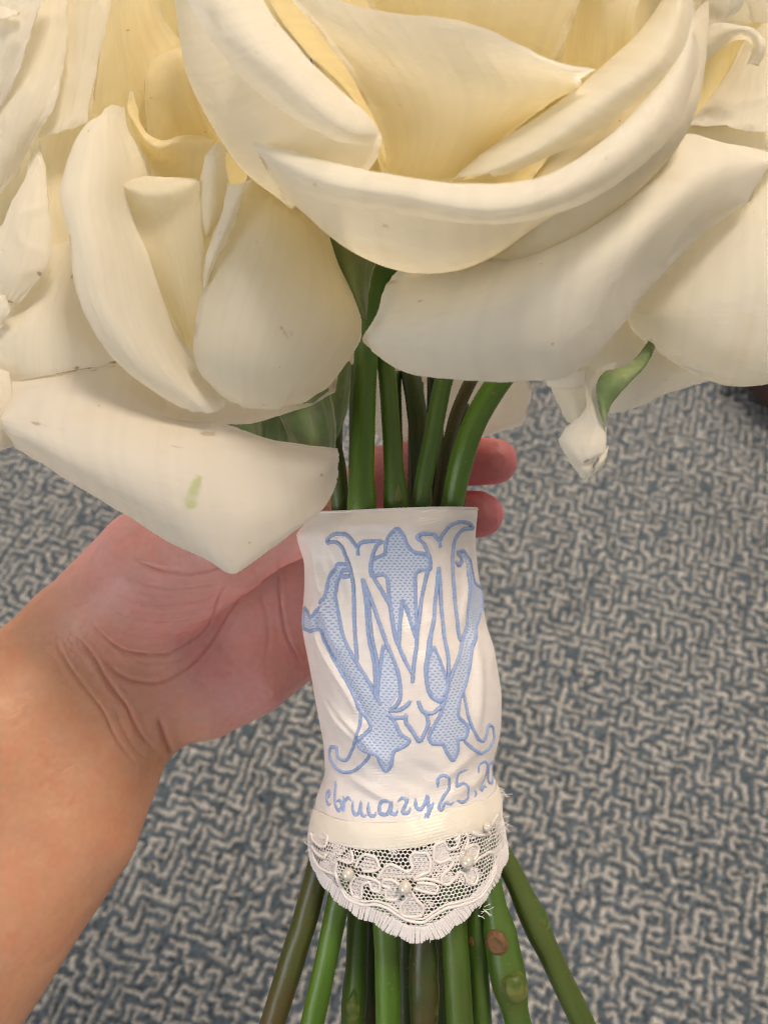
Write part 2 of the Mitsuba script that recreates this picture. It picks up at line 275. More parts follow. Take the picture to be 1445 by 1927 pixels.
PETALS = {'A':[(0.45,0.12,[[[-28,734,350],[2,734,323],[35,731,304],[70,720,299],[108,715,300],[147,723,297],[180,730,308],[209,732,335],[236,739,362],[264,756,383],[291,777,400]],[[-197,668,550],[-111,586,569],[-18,516,601],[99,492,611],[213,528,601],[299,604,568],[387,684,546],[478,763,532],[562,
849,516],[623,949,498],[667,1061,480]],[[-227,673,680],[-145,597,734],[-49,532,775],[65,494,801],[188,507,791],[289,560,745],[390,622,712],[489,692,684],[566,781,646],[617,887,611],[652,1003,580]],[[-244,691,760],[-160,645,826],[-61,602,867],[49,572,890],[163,556,903],[275,577,882],[365,
640,844],[443,715,800],[511,800,760],[564,896,721],[604,997,680]],[[-235,662,800],[-167,600,871],[-74,548,920],[37,522,941],[150,497,952],[263,518,939],[356,575,900],[437,647,855],[508,727,810],[559,820,765],[599,921,720]],[[-237,669,770],[-163,588,818],[-66,534,863],[51,511,882],[168,
490,892],[285,511,876],[383,565,833],[472,635,788],[546,717,745],[597,814,699],[636,920,650]]]),(0.4,0.15,[[[174,688,340],[250,700,355],[324,724,372],[391,762,382],[454,811,381],[515,862,379],[567,921,380],[598,992,380],[616,1070,380]],[[207,561,540],[308,533,567],[409,575,579],[497,641,
575],[576,718,563],[639,806,545],[677,906,520],[700,1012,500],[710,1120,480]],[[233,598,640],[315,585,678],[402,615,695],[477,666,700],[541,733,689],[592,806,666],[624,888,639],[645,973,611],[661,1058,580]],[[241,628,660],[309,617,698],[384,637,713],[450,680,720],[505,735,705],[550,798,
684],[585,867,667],[609,939,646],[626,1012,620]]]),(0.4,0.12,[[[-199,777,400],[-177,778,400],[-155,777,400],[-133,774,400],[-112,768,400],[-91,760,400],[-72,751,400],[-52,740,400]],[[-449,1154,500],[-439,1066,511],[-428,979,525],[-401,897,549],[-363,820,571],[-318,744,585],[-257,680,600],[-180,642,580]],
[[-383,1064,640],[-363,982,660],[-337,902,680],[-300,827,701],[-253,757,720],[-189,699,730],[-109,665,722],[-34,671,680]],[[-240,962,800],[-214,915,817],[-187,869,833],[-157,826,846],[-122,785,856],[-81,744,861],[-40,710,850],[-6,692,810]],[[-295,923,860],[-266,868,881],[-233,815,902],[-195,765,920],
[-151,718,930],[-101,670,923],[-53,652,892],[-10,669,840]],[[-372,962,800],[-341,897,821],[-305,834,840],[-261,775,854],[-209,723,864],[-148,678,870],[-78,645,865],[-23,662,820]]]),(0.7,0.5,[[[-244,1010,740],[-163,889,740],[-66,780,738],[-1,662,680]],[[-134,1101,600],[-75,965,591],[-8,832,603],[41,
691,610]],[[-3,1140,540],[59,1010,493],[92,861,505],[88,716,550]]]),(0.62,0.22,[[[-1,681,640],[27,667,650],[57,659,651],[89,656,650],[123,657,652],[153,664,651],[176,681,639],[192,703,620]],[[-7,737,700],[36,738,719],[81,732,729],[128,728,730],[174,734,723],[216,749,709],[255,767,
690],[292,787,670]],[[-83,854,750],[-18,830,770],[47,808,788],[115,789,799],[186,778,800],[256,777,786],[320,790,757],[375,817,720]],[[-158,929,790],[-90,893,808],[-18,865,821],[59,849,832],[135,833,842],[209,807,850],[285,787,839],[358,787,810]],[[-215,991,800],[-136,946,815],[-54,907,
829],[33,881,845],[122,862,861],[206,827,871],[291,788,869],[376,784,840]]]),(0.7,0.1,[[[186,698,580],[268,739,580],[345,789,581],[416,848,573],[480,913,560],[536,985,549],[588,1060,540]],[[142,641,720],[218,676,766],[300,726,785],[378,781,793],[453,844,784],[514,916,765],[556,1000,740]],
[[179,625,780],[262,652,815],[340,702,831],[415,757,831],[486,817,814],[534,892,789],[564,978,760]],[[208,630,750],[301,658,773],[391,699,781],[469,762,776],[542,825,748],[590,901,712],[612,997,680]]]),(0.7,0.35,[[[42,908,570],[147,882,580],[254,859,581],[357,885,560]],[[-24,993,670],[102,
966,687],[232,941,689],[349,917,640]],[[-63,1037,730],[96,1023,751],[257,1028,744],[408,1057,700]],[[-83,1111,740],[93,1099,771],[271,1113,751],[441,1140,700]]]),(0.7,0.25,[[[376,935,520],[443,919,570],[510,953,610]],[[400,1049,540],[444,1013,598],[503,994,650]],[[426,1156,550],[446,1104,629],[527,1083,
660]],[[438,1258,550],[456,1201,629],[537,1179,660]]]),(0.75,0.75,[[[-251,1268,380],[136,1341,350],[530,1318,380]],[[-152,1008,380],[169,1030,339],[493,1008,380]],[[-51,760,440],[140,748,423],[326,738,480]],[[20,686,540],[160,668,541],[300,678,560]]]),(0.6,0.5,[[[-195,1349,440],[212,1413,420],[621,1349,440]],[[-145,
1144,460],[234,1118,460],[615,1120,460]],[[-99,989,440],[236,961,440],[573,965,440]]]),(0.2,0.1,[[[46,566,420],[88,570,420],[130,574,420],[172,579,420],[215,585,420],[256,593,420],[298,604,420],[338,618,421],[377,634,421],[416,652,420],[453,673,419],[489,695,417],[523,720,414],[556,748,
411],[586,781,409],[615,815,406],[645,847,401],[677,870,394],[714,881,384],[755,881,370],[797,877,356],[838,874,344],[879,873,332],[920,872,321],[960,871,310]],[[-1,481,520],[40,479,538],[82,477,555],[123,479,571],[166,483,585],[208,490,597],[250,501,608],[292,514,617],[333,531,
625],[374,550,629],[412,572,630],[450,597,626],[486,623,620],[520,650,610],[554,678,599],[587,705,585],[621,729,569],[656,750,550],[692,766,529],[729,779,507],[766,789,484],[803,798,461],[841,805,437],[878,812,414],[915,818,390]],[[-23,408,560],[13,400,588],[49,393,615],[87,389,
640],[126,390,661],[168,396,679],[211,406,692],[255,417,702],[298,431,708],[341,447,711],[382,466,710],[421,488,704],[458,514,694],[494,541,682],[527,569,668],[560,596,653],[592,623,635],[624,648,614],[657,670,591],[690,690,566],[723,708,541],[757,724,515],[792,740,490],[826,755,
465],[861,770,440]],[[-44,374,540],[-8,360,565],[29,346,589],[67,336,611],[108,329,631],[150,326,648],[194,327,662],[239,331,672],[286,337,678],[330,348,681],[372,366,680],[408,392,676],[441,424,668],[471,457,657],[502,490,643],[533,519,626],[565,546,608],[597,572,588],[629,596,
566],[662,619,544],[695,641,522],[729,661,499],[765,679,476],[800,697,453],[836,714,430]],[[-26,352,490],[8,325,508],[45,303,526],[87,289,543],[132,282,556],[179,278,563],[226,274,566],[272,273,571],[318,273,582],[364,273,598],[403,296,594],[440,325,590],[471,359,583],[499,395,
571],[527,431,556],[556,465,539],[585,497,523],[616,529,507],[647,560,491],[679,591,475],[711,621,458],[744,649,439],[777,674,417],[810,698,394],[844,722,370]]]),(0.4,0.15,[[[-202,1250,370],[145,1296,339],[495,1250,370]],[[-285,1320,480],[137,1329,560],[561,1320,480]],[[-328,1352,560],[134,1335,701],
[604,1329,560]],[[-350,1283,620],[138,1416,680],[634,1299,600]]]),(0.4,0.15,[[[-277,1250,370],[146,1295,340],[570,1250,370]],[[-367,1414,480],[137,1501,460],[643,1414,480]],[[-418,1441,560],[133,1507,600],[682,1419,560]],[[-447,1370,620],[121,1592,580],[699,1386,600]]]),(0.4,0.15,[[[567,1120,380],[616,1260,380],[592,1405,
380]],[[679,1103,430],[722,1262,473],[647,1421,470]],[[640,1071,560],[681,1220,630],[590,1386,600]]])],'B':[(0.2,0.1,[[[-615,865,510],[-605,869,518],[-598,877,519],[-591,886,512],[-583,889,503],[-578,891,492],[-576,894,480]],[[-637,812,560],[-614,808,570],[-590,812,562],[-575,818,542],[-569,825,518],[-566,833,494],
[-565,843,470]],[[-660,690,610],[-615,690,625],[-575,709,601],[-554,731,561],[-543,749,515],[-536,763,468],[-531,775,420]],[[-657,634,630],[-613,626,644],[-573,632,617],[-556,640,573],[-547,647,524],[-540,652,477],[-534,656,430]],[[-634,545,640],[-590,532,653],[-549,532,621],[-529,542,576],[-517,551,528],
[-507,556,479],[-498,559,430]],[[-622,449,630],[-577,438,644],[-533,436,617],[-504,439,576],[-487,440,529],[-475,440,480],[-468,439,430]],[[-588,358,605],[-544,349,615],[-502,340,595],[-471,333,560],[-450,331,519],[-436,335,475],[-425,342,430]],[[-532,286,555],[-499,281,565],[-465,277,556],[-434,271,538],
[-409,268,514],[-392,272,483],[-379,279,450]],[[-447,231,490],[-429,223,499],[-410,218,504],[-388,216,506],[-369,219,503],[-358,228,489],[-350,240,470]]]),(0.2,0.55,[[[-614,801,430],[-581,774,438],[-542,760,440],[-498,757,441],[-457,753,448],[-416,746,460]],[[-600,754,510],[-575,721,536],[-535,697,550],[-487,
691,560],[-439,696,558],[-391,705,550]],[[-587,728,530],[-560,697,552],[-519,678,565],[-473,673,570],[-428,685,563],[-389,703,545]],[[-563,665,520],[-533,646,524],[-499,638,531],[-464,640,535],[-428,646,534],[-394,653,530]],[[-526,562,500],[-501,550,510],[-474,543,519],[-445,542,525],[-416,543,524],[-387,
544,520]],[[-476,436,490],[-459,435,496],[-443,433,503],[-426,432,510],[-408,431,511],[-390,431,510]],[[-440,370,470],[-433,366,476],[-424,362,480],[-414,362,480],[-405,365,477],[-399,370,470]]]),(0.5,0.1,[[[-303,778,440],[-264,775,431],[-229,767,418],[-198,751,399],[-172,732,375],[-151,713,349],[-131,695,
320]],[[-315,651,540],[-260,638,560],[-209,627,547],[-167,620,502],[-138,616,450],[-119,613,395],[-104,612,340]],[[-347,548,580],[-281,532,615],[-211,514,612],[-148,502,570],[-110,506,510],[-90,522,438],[-78,543,360]],[[-377,470,580],[-309,444,633],[-231,425,649],[-150,418,614],[-96,424,550],[-68,438,
469],[-51,457,380]],[[-404,354,550],[-336,342,612],[-258,336,641],[-172,340,620],[-111,352,562],[-80,368,482],[-62,386,390]],[[-388,291,520],[-336,280,564],[-277,274,590],[-210,279,584],[-158,287,548],[-129,295,489],[-112,302,420]],[[-345,246,470],[-314,234,481],[-281,226,490],[-244,224,494],[-212,231,
487],[-186,243,467],[-165,259,440]]]),(0.15,0.1,[[[-332,703,540],[-337,645,564],[-351,587,582],[-365,527,600],[-375,469,585]],[[-293,679,600],[-309,621,615],[-327,565,627],[-352,508,627],[-372,467,590]],[[-271,703,580],[-298,645,598],[-316,582,599],[-345,522,610],[-371,466,590]]]),(0.1,0.35,[[[-384,771,520],[-371,
781,535],[-359,789,540],[-346,793,535],[-333,794,520]],[[-380,745,560],[-366,738,576],[-355,735,580],[-345,738,571],[-337,745,550]],[[-397,701,530],[-378,694,547],[-362,694,549],[-349,703,537],[-338,720,510]],[[-403,639,510],[-387,624,527],[-373,621,529],[-362,633,517],[-353,658,490]],[[-400,612,490],[-393,
598,498],[-388,594,500],[-385,600,493],[-385,615,480]]]),(0.5,0.6,[[[-574,965,410],[-564,929,416],[-554,892,424],[-535,859,430],[-500,846,429],[-463,857,422],[-425,862,415],[-387,856,410]],[[-569,933,460],[-569,894,471],[-551,858,479],[-531,825,490],[-498,802,490],[-459,815,487],[-422,823,472],[-383,824,
460]],[[-582,899,440],[-575,864,442],[-561,830,438],[-538,804,430],[-506,792,433],[-470,791,440],[-434,793,442],[-399,797,440]],[[-576,818,390],[-569,785,393],[-557,756,397],[-536,735,401],[-506,725,406],[-474,724,411],[-444,732,415],[-416,744,420]]]),(0.5,0.6,[[[-664,1288,350],[-610,1270,380],[-554,1269,360]],
[[-674,1143,340],[-594,1120,380],[-506,1144,360]],[[-690,1034,330],[-577,1024,364],[-475,1102,350]],[[-713,908,300],[-597,922,300],[-507,1011,300]]]),(0.5,0.7,[[[-555,1003,390],[-537,1049,390],[-494,1075,387],[-452,1094,370]],[[-566,928,340],[-525,952,358],[-480,971,362],[-431,986,350]],[[-558,856,300],[-503,868,300],[-447,
876,300],[-390,882,300]]]),(0.8,0.7,[[[-769,1401,220],[-480,1387,240],[-191,1401,220]],[[-809,1092,220],[-486,1080,240],[-189,949,240]],[[-741,716,260],[-477,742,260],[-214,716,260]],[[-545,418,300],[-376,470,300],[-214,531,260]],[[-555,261,310],[-368,282,329],[-199,357,280]]]),(0.35,0.12,[[[-876,384,340],[-760,392,340],
[-647,381,340],[-539,343,341],[-427,314,336],[-313,313,328],[-203,340,308],[-109,384,260]],[[-903,325,390],[-785,327,406],[-670,305,412],[-557,266,409],[-441,241,397],[-325,243,376],[-213,271,351],[-114,314,300]],[[-901,293,420],[-783,294,441],[-667,273,455],[-553,234,460],[-438,205,458],[-321,202,433],
[-210,234,404],[-116,284,350]]]),(0.15,0.08,[[[-901,300,420],[-865,303,424],[-829,306,428],[-794,309,430],[-758,314,432],[-723,320,430],[-688,330,424],[-653,342,413],[-619,346,402],[-589,337,396],[-562,314,395],[-535,285,398],[-508,259,401],[-478,238,406],[-446,223,414],[-414,213,426],[-381,206,441],[-348,
198,450],[-314,187,450],[-280,174,443],[-246,164,435],[-211,158,428],[-176,153,421],[-141,150,416],[-106,147,410]],[[-879,259,465],[-846,263,470],[-812,266,475],[-779,268,480],[-745,268,485],[-711,267,489],[-677,264,490],[-643,261,488],[-609,257,484],[-577,248,479],[-546,235,474],[-516,219,471],[-485,
205,470],[-453,193,472],[-421,182,478],[-389,172,488],[-357,163,498],[-326,153,500],[-293,145,492],[-261,138,480],[-230,134,466],[-199,133,452],[-168,133,439],[-136,134,427],[-104,136,415]],[[-863,219,500],[-831,212,512],[-799,204,524],[-767,197,535],[-735,189,545],[-702,182,553],[-669,174,559],[-636,
165,564],[-602,157,568],[-569,148,570],[-535,139,572],[-502,130,572],[-469,121,572],[-435,112,570],[-401,105,566],[-367,98,560],[-334,93,551],[-303,90,539],[-271,88,526],[-239,88,512],[-205,89,500],[-173,92,487],[-144,99,470],[-122,110,447],[-103,123,420]],[[-829,180,510],[-799,166,524],[-770,
153,538],[-739,140,550],[-709,127,560],[-677,114,569],[-645,100,575],[-613,87,580],[-581,74,584],[-548,60,587],[-516,47,589],[-483,33,590],[-450,21,590],[-417,10,589],[-382,0,586],[-348,-7,580],[-315,-9,570],[-283,-7,556],[-252,-1,539],[-223,9,521],[-195,22,503],[-169,37,485],[-145,
53,465],[-125,71,443],[-105,89,420]],[[-821,146,470],[-790,127,478],[-758,108,487],[-725,90,494],[-693,71,501],[-661,53,507],[-628,34,512],[-595,15,516],[-562,-4,519],[-530,-23,521],[-497,-43,523],[-464,-62,526],[-431,-79,531],[-397,-94,538],[-364,-111,542],[-331,-133,538],[-299,-123,527],[-271,
-100,517],[-242,-80,503],[-214,-57,491],[-186,-35,478],[-159,-13,463],[-135,10,445],[-118,38,426],[-108,71,410]]]),(0.1,0.1,[[[-939,316,440],[-887,323,478],[-830,311,470]],[[-919,216,480],[-850,211,534],[-816,204,480]],[[-929,147,460],[-866,131,493],[-827,150,450]]]),(0.25,0.15,[[[-776,605,400],[-728,624,400],
[-691,606,390],[-663,552,370]],[[-852,477,420],[-778,474,441],[-711,466,424],[-651,453,370]],[[-903,376,440],[-793,373,460],[-686,368,444],[-582,362,390]],[[-908,288,430],[-795,301,445],[-684,324,439],[-582,347,390]]])],'C':[(0.15,0.1,[[[-773,811,477],[-765,817,479],[-759,816,480],[-756,810,479],[-754,799,477]],[[-809,
705,489],[-791,708,497],[-774,712,500],[-757,717,497],[-740,723,489]],[[-855,611,493],[-823,613,506],[-791,615,510],[-760,618,507],[-729,621,496]],[[-893,519,486],[-855,521,497],[-818,524,501],[-781,528,499],[-745,535,489]],[[-904,469,463],[-880,463,468],[-857,462,470],[-833,464,470],[-810,469,466]]]),(0.1,
0.1,[[[-896,488,480],[-867,484,485],[-838,480,490]],[[-891,436,490],[-857,441,490],[-824,446,490]],[[-901,394,470],[-877,400,470],[-853,406,470]]]),(0.15,0.1,[[[-840,1106,593],[-803,1102,598],[-767,1101,600],[-730,1102,598],[-694,1106,593]],[[-835,990,603],[-807,986,610],[-780,985,611],[-753,987,608],[-727,992,600]],
[[-843,911,586],[-822,914,591],[-801,918,592],[-781,921,589],[-761,924,583]],[[-858,825,557],[-845,826,559],[-833,830,560],[-822,836,559],[-813,846,557]]]),(0.2,0.1,[[[-760,1151,523],[-741,1147,529],[-723,1146,530],[-704,1148,527],[-687,1153,520]],[[-811,972,536],[-779,974,547],[-747,975,551],[-716,975,546],[-685,
974,532]],[[-857,835,536],[-820,851,550],[-785,860,554],[-750,862,547],[-717,858,529]],[[-876,728,520],[-844,750,528],[-813,773,531],[-783,796,527],[-754,819,516]],[[-906,626,483],[-882,655,489],[-858,685,490],[-834,714,487],[-811,744,479]]]),(0.3,0.08,[[[-716,1196,489],[-685,1191,497],[-655,1189,500],[-625,1191,
497],[-594,1196,489]],[[-711,1052,496],[-685,1046,507],[-660,1044,510],[-635,1046,507],[-611,1052,496]],[[-723,952,486],[-701,947,497],[-679,945,501],[-658,947,497],[-637,952,486]],[[-767,829,489],[-737,830,498],[-709,835,500],[-682,845,495],[-656,859,482]]]),(0.4,0.4,[[[-817,904,403],[-737,908,410],[-659,924,400]],
[[-807,759,413],[-752,769,420],[-699,785,409]],[[-806,585,386],[-751,597,390],[-696,611,383]]]),(0.2,0.1,[[[-825,1043,623],[-784,1031,630],[-743,1021,623]],[[-819,1002,636],[-778,995,640],[-742,1011,629]]]),(0.6,0.5,[[[-1030,1571,260],[-899,1598,260],[-770,1564,253]],[[-1245,1364,274],[-944,1414,260],[-640,1397,246]],[[-1289,992,
288],[-976,1000,271],[-662,1005,259]],[[-1207,626,294],[-945,604,280],[-684,633,273]],[[-1084,378,307],[-892,353,299],[-700,392,300]]]),(0.3,0.12,[[[-1015,1406,290],[-1041,1244,290],[-1015,1081,290]],[[-1060,1372,373],[-1106,1198,380],[-1060,1024,373]],[[-1120,1347,357],[-1193,1203,360],[-1120,1058,357]]]),(0.3,0.12,[[[-995,1149,330],[-1020,
990,330],[-995,831,330]],[[-1038,1125,413],[-1083,954,420],[-1038,784,413]],[[-1096,1098,396],[-1168,957,400],[-1096,815,396]]]),(0.3,0.12,[[[-995,882,330],[-1020,723,330],[-995,564,330]],[[-1038,869,413],[-1083,698,420],[-1038,528,413]],[[-1096,840,396],[-1168,699,400],[-1096,557,396]]])],'D':[(0.2,0.15,[[[680,640,160],[775,728,270],
[909,824,299],[1044,913,249],[1178,976,169],[1315,1022,80]],[[628,544,210],[703,539,365],[843,591,447],[1009,635,432],[1154,673,352],[1286,709,240]],[[611,496,220],[674,439,375],[832,432,454],[1006,451,442],[1154,489,359],[1286,536,240]],[[640,467,180],[700,371,300],[825,309,372],[992,336,383],
[1135,374,327],[1259,434,220]],[[721,459,100],[810,403,154],[921,371,185],[1041,379,203],[1153,415,188],[1251,465,140]]]),(0.15,0.1,[[[693,380,310],[734,367,342],[779,342,360]],[[706,360,320],[736,343,352],[775,326,370]],[[729,351,310],[750,329,340],[787,311,350]]]),(0.4,0.1,[[[485,452,200],[618,520,
200],[742,447,160],[875,381,140]],[[464,348,170],[599,330,166],[735,356,146],[872,362,130]],[[479,303,100],[609,263,110],[742,309,100],[874,350,100]]]),(0.2,0.2,[[[417,341,200],[465,345,230],[520,338,220]],[[438,283,200],[478,278,230],[525,275,210]],[[472,229,170],[492,223,190],[517,231,180]]]),
(0.15,0.05,[[[470,348,330],[488,348,326],[506,350,324],[523,353,322],[540,358,318],[556,362,310],[571,366,300]],[[476,288,350],[485,286,344],[493,284,338],[503,281,336],[512,275,335],[520,269,337],[527,261,340]],[[470,236,360],[480,233,354],[490,230,349],[500,226,343],[509,221,340],[519,
214,339],[528,207,340]],[[444,209,355],[458,204,356],[472,199,355],[486,194,350],[500,188,345],[513,182,346],[527,176,350]],[[418,184,350],[435,177,357],[452,171,360],[470,166,359],[489,163,355],[507,159,352],[525,155,350]],[[417,157,345],[433,151,351],[449,147,356],[467,144,356],[485,
142,355],[503,142,353],[520,142,350]],[[442,121,330],[452,119,338],[463,118,345],[476,120,349],[489,123,350],[501,126,346],[513,128,340]]]),(0.05,0.05,[[[446,131,300],[467,123,317],[490,123,320],[516,133,310]],[[462,101,310],[473,104,327],[488,108,330],[505,112,320]],[[483,78,290],[492,78,
299],[501,82,299],[510,90,290]]]),(0.05,0.05,[[[529,152,300],[537,156,300],[545,160,297],[552,163,290]],[[513,123,310],[523,125,320],[534,127,317],[544,131,300]],[[500,88,290],[510,92,300],[521,97,300],[534,103,290]]]),(0.05,0.05,[[[379,330,360],[402,329,374],[425,329,380],[449,331,379],[474,
336,370]],[[382,304,350],[402,299,371],[424,300,381],[449,305,381],[475,316,370]],[[408,298,320],[423,290,334],[440,288,340],[457,291,339],[475,299,330]]]),(0.5,0.3,[[[735,900,100],[953,1012,49],[1189,1056,100]],[[696,589,40],[971,619,-100],[1243,658,0]],[[755,443,40],[989,415,-50],[1222,443,
40]]])],'E':[(0.3,0.12,[[[900,1192,300],[937,1194,322],[981,1206,320]],[[800,1017,310],[869,1047,353],[953,1074,350]],[[761,969,320],[849,962,363],[948,968,360]],[[721,922,350],[828,895,382],[944,885,370]]]),(0.35,0.1,[[[724,1023,410],[751,1047,419],[781,1066,429],[820,1076,429],[835,1048,440],[820,1016,430]],[[715,
1055,440],[745,1072,451],[779,1075,464],[814,1066,469],[835,1036,471],[830,1007,450]],[[723,1102,420],[754,1104,444],[788,1088,460],[823,1072,470],[848,1042,460],[846,1008,440]]]),(0.75,0.6,[[[731,1143,340],[821,1169,319],[917,1180,320]],[[742,1058,310],[829,1080,280],[922,1100,280]],[[716,929,310],[820,948,
299],[926,960,300]]]),(0.4,0.15,[[[730,968,270],[855,945,293],[983,932,290]],[[714,906,300],[839,873,322],[968,848,320]]]),(0.2,0.1,[[[734,1268,380],[799,1248,411],[872,1262,390]],[[730,1169,400],[776,1154,431],[829,1181,410]],[[741,1148,390],[773,1128,413],[816,1157,400]]]),(0.4,0.3,[[[878,1577,200],[958,1582,
220],[1040,1577,200]],[[715,1387,220],[949,1374,260],[1184,1381,210]],[[724,1159,220],[957,1156,250],[1191,1159,220]],[[741,949,210],[953,927,230],[1162,967,200]],[[823,852,200],[928,827,210],[1032,856,190]]]),(0.3,0.15,[[[859,1308,320],[921,1294,342],[989,1301,330]],[[877,1212,310],[927,1186,332],[989,1200,330]],
[[920,1110,290],[961,1102,301],[1004,1115,300]]])],'F':[(0.3,0.15,[[[-136,664,-250],[46,740,-291],[224,722,-308],[399,610,-300]],[[-109,477,-400],[79,487,-453],[268,482,-460],[461,463,-420]],[[-58,311,-480],[133,293,-501],[325,303,-484],[494,389,-460]],[[23,207,-520],[175,219,-539],[326,253,-514],[474,295,-500]]]),(0.3,
0.3,[[[-257,765,-150],[100,844,-201],[448,716,-200]],[[-210,622,-350],[116,647,-460],[440,587,-350]],[[-122,442,-300],[115,412,-320],[348,459,-300]]])]}
SEPALS = [('A',[[[-160,690,340],[-121,667,367],[-81,645,380],[-40,622,377],[3,599,360]],[[-121,587,380],[-100,572,407],[-77,564,419],[-51,562,417],[-21,566,400]],[[-84,506,380],[-75,501,399],[-64,499,409],[-51,499,409],[-36,501,400]],[[-45,450,380],[-44,449,380],[-43,448,380],[-42,448,380],[-40,449,
380]]]),('B',[[[-286,319,310],[-249,327,333],[-213,332,340],[-177,336,333],[-142,338,310]],[[-251,237,350],[-218,238,373],[-185,240,380],[-153,244,373],[-120,250,350]],[[-230,193,350],[-200,190,373],[-171,190,380],[-142,193,373],[-113,199,350]],[[-208,132,320],[-185,122,343],[-163,118,350],[-142,119,343],[-121,
126,320]]]),('B',[[[-149,369,210],[-132,374,225],[-115,378,230],[-99,381,225],[-84,382,210]],[[-165,301,210],[-146,302,231],[-127,304,240],[-106,305,236],[-85,307,220]],[[-165,234,210],[-149,231,223],[-132,231,230],[-115,234,228],[-97,240,220]],[[-139,178,200],[-130,180,208],[-123,184,210],[-118,191,208],
[-115,201,200]]]),('B',[[[-345,278,180],[-334,282,188],[-322,284,190],[-310,285,188],[-298,285,180]],[[-335,224,180],[-326,221,193],[-317,221,200],[-308,224,198],[-298,229,190]],[[-326,177,170],[-321,172,178],[-316,172,180],[-312,174,178],[-309,181,170]]]),('B',[[[-433,320,80],[-391,328,95],[-348,331,100],[-305,
331,95],[-261,327,80]],[[-421,235,70],[-380,228,91],[-339,225,100],[-297,227,96],[-254,234,80]],[[-394,121,60],[-362,109,75],[-329,105,80],[-297,109,75],[-264,121,60]]]),('B',[[[-259,317,100],[-225,332,115],[-190,342,120],[-154,346,115],[-117,346,100]],[[-261,220,80],[-225,217,101],[-187,217,110],
[-149,220,106],[-111,226,90]],[[-236,92,50],[-207,81,65],[-178,77,70],[-149,81,65],[-120,92,50]]]),('D',[[[669,441,250],[639,403,275],[606,370,301],[567,346,327],[518,327,349],[501,283,355],[515,231,350]],[[668,424,270],[644,385,296],[617,351,324],[583,325,352],[540,299,366],[515,256,
361],[520,206,350]],[[673,418,260],[650,381,291],[622,346,317],[587,311,337],[552,273,348],[527,226,350],[526,174,340]]])]
STEMS = {'A':('bright',[[25,612,340,420],[-30,536,240,340],[-44,441,190,310],[-52,252,170,300],[-57,87,170,305],[-59,-2,160,330],[-32,-334,110,310],[-9,-769,80,330],[2,-1046,100,340],[9,-1188,100,340],[12,-1478,90,340],[18,-1924,70,350]]),'C':('green',[[-225,560,150,300],[-46,455,120,240],[-1,423,
140,230],[8,366,150,230],[20,199,150,240],[28,88,150,270],[33,-2,140,300],[96,-336,100,290],[168,-765,90,310],[184,-1069,110,350],[192,-1182,110,360],[207,-1472,100,360],[226,-1915,80,360]]),'D':('bright',[[498,507,140,360],[366,423,140,330],[298,339,140,320],[236,235,140,315],[201,
131,130,310],[178,-2,105,300],[82,-337,90,300],[-61,-769,80,310],[-124,-1055,80,310],[-151,-1184,80,310],[-194,-1387,70,320],[-317,-1949,40,330]]),'E':('green',[[401,618,140,300],[220,479,140,260],[161,367,140,250],[128,200,140,240],[105,89,140,235],[93,-2,130,240],[54,-342,60,260],
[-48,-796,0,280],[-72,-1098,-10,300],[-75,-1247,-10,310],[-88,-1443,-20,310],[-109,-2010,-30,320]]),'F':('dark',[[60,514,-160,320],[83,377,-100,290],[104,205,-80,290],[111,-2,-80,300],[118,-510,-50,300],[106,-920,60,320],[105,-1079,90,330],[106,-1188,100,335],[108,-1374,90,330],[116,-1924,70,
340]]),'B':('olive',[[-218,367,220,320],[-171,256,140,260],[-126,133,90,250],[-118,-2,80,250],[-33,-418,40,280],[202,-789,20,300],[325,-943,40,300],[422,-1147,40,310],[494,-1299,30,320],[563,-1444,20,330],[801,-1948,-10,340]]),'x1':('brown',[[267,411,-30,190],[225,332,0,180],[191,242,10,180],[171,
138,10,190],[152,-2,0,220],[26,-433,-40,280],[-122,-793,10,320],[-183,-987,40,330],[-203,-1074,40,340],[-244,-1206,40,350],[-307,-1412,30,360],[-479,-1969,0,370]]),'x2':('green',[[27,412,-120,240],[30,255,-120,240],[35,-2,-120,260],[120,-521,-100,260],[239,-937,20,250],[253,-1084,50,250],
[262,-1287,50,260],[271,-1439,40,270],[291,-1967,20,280]]),'x3':('green',[[-77,415,-50,240],[-76,246,-30,240],[-76,-2,-40,260],[87,-508,-40,280],[264,-891,60,300],[290,-1022,90,310],[313,-1145,100,330],[334,-1259,100,350],[367,-1407,90,350],[459,-1903,60,360]]),'x4':('dark',[[157,441,-200,260],[151,-2,
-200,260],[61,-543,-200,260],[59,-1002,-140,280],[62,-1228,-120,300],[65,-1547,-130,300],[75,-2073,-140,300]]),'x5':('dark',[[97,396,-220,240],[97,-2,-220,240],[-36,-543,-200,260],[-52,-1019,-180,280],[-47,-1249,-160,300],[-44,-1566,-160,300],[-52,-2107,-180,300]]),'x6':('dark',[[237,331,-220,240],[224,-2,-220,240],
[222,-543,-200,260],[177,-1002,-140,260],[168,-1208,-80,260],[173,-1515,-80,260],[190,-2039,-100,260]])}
NUBS = [('B',446,-1103,65,260,'bud'),('x3',299,-1128,128,290,'cut'),('x3',346,-1145,100,130,'bract'),('x3',339,-1236,134,360,'stub'),('x3',369,-1247,120,160,'bract'),('E',-86,-1374,15,260,'bud'),('x2',232,-1168,70,150,'bract'),('F',141,-1324,110,170,'bud'),('F',150,-1236,90,120,'bract'),('C',38,32,170,160,'bud'),
('A',-74,25,190,120,'bud')]
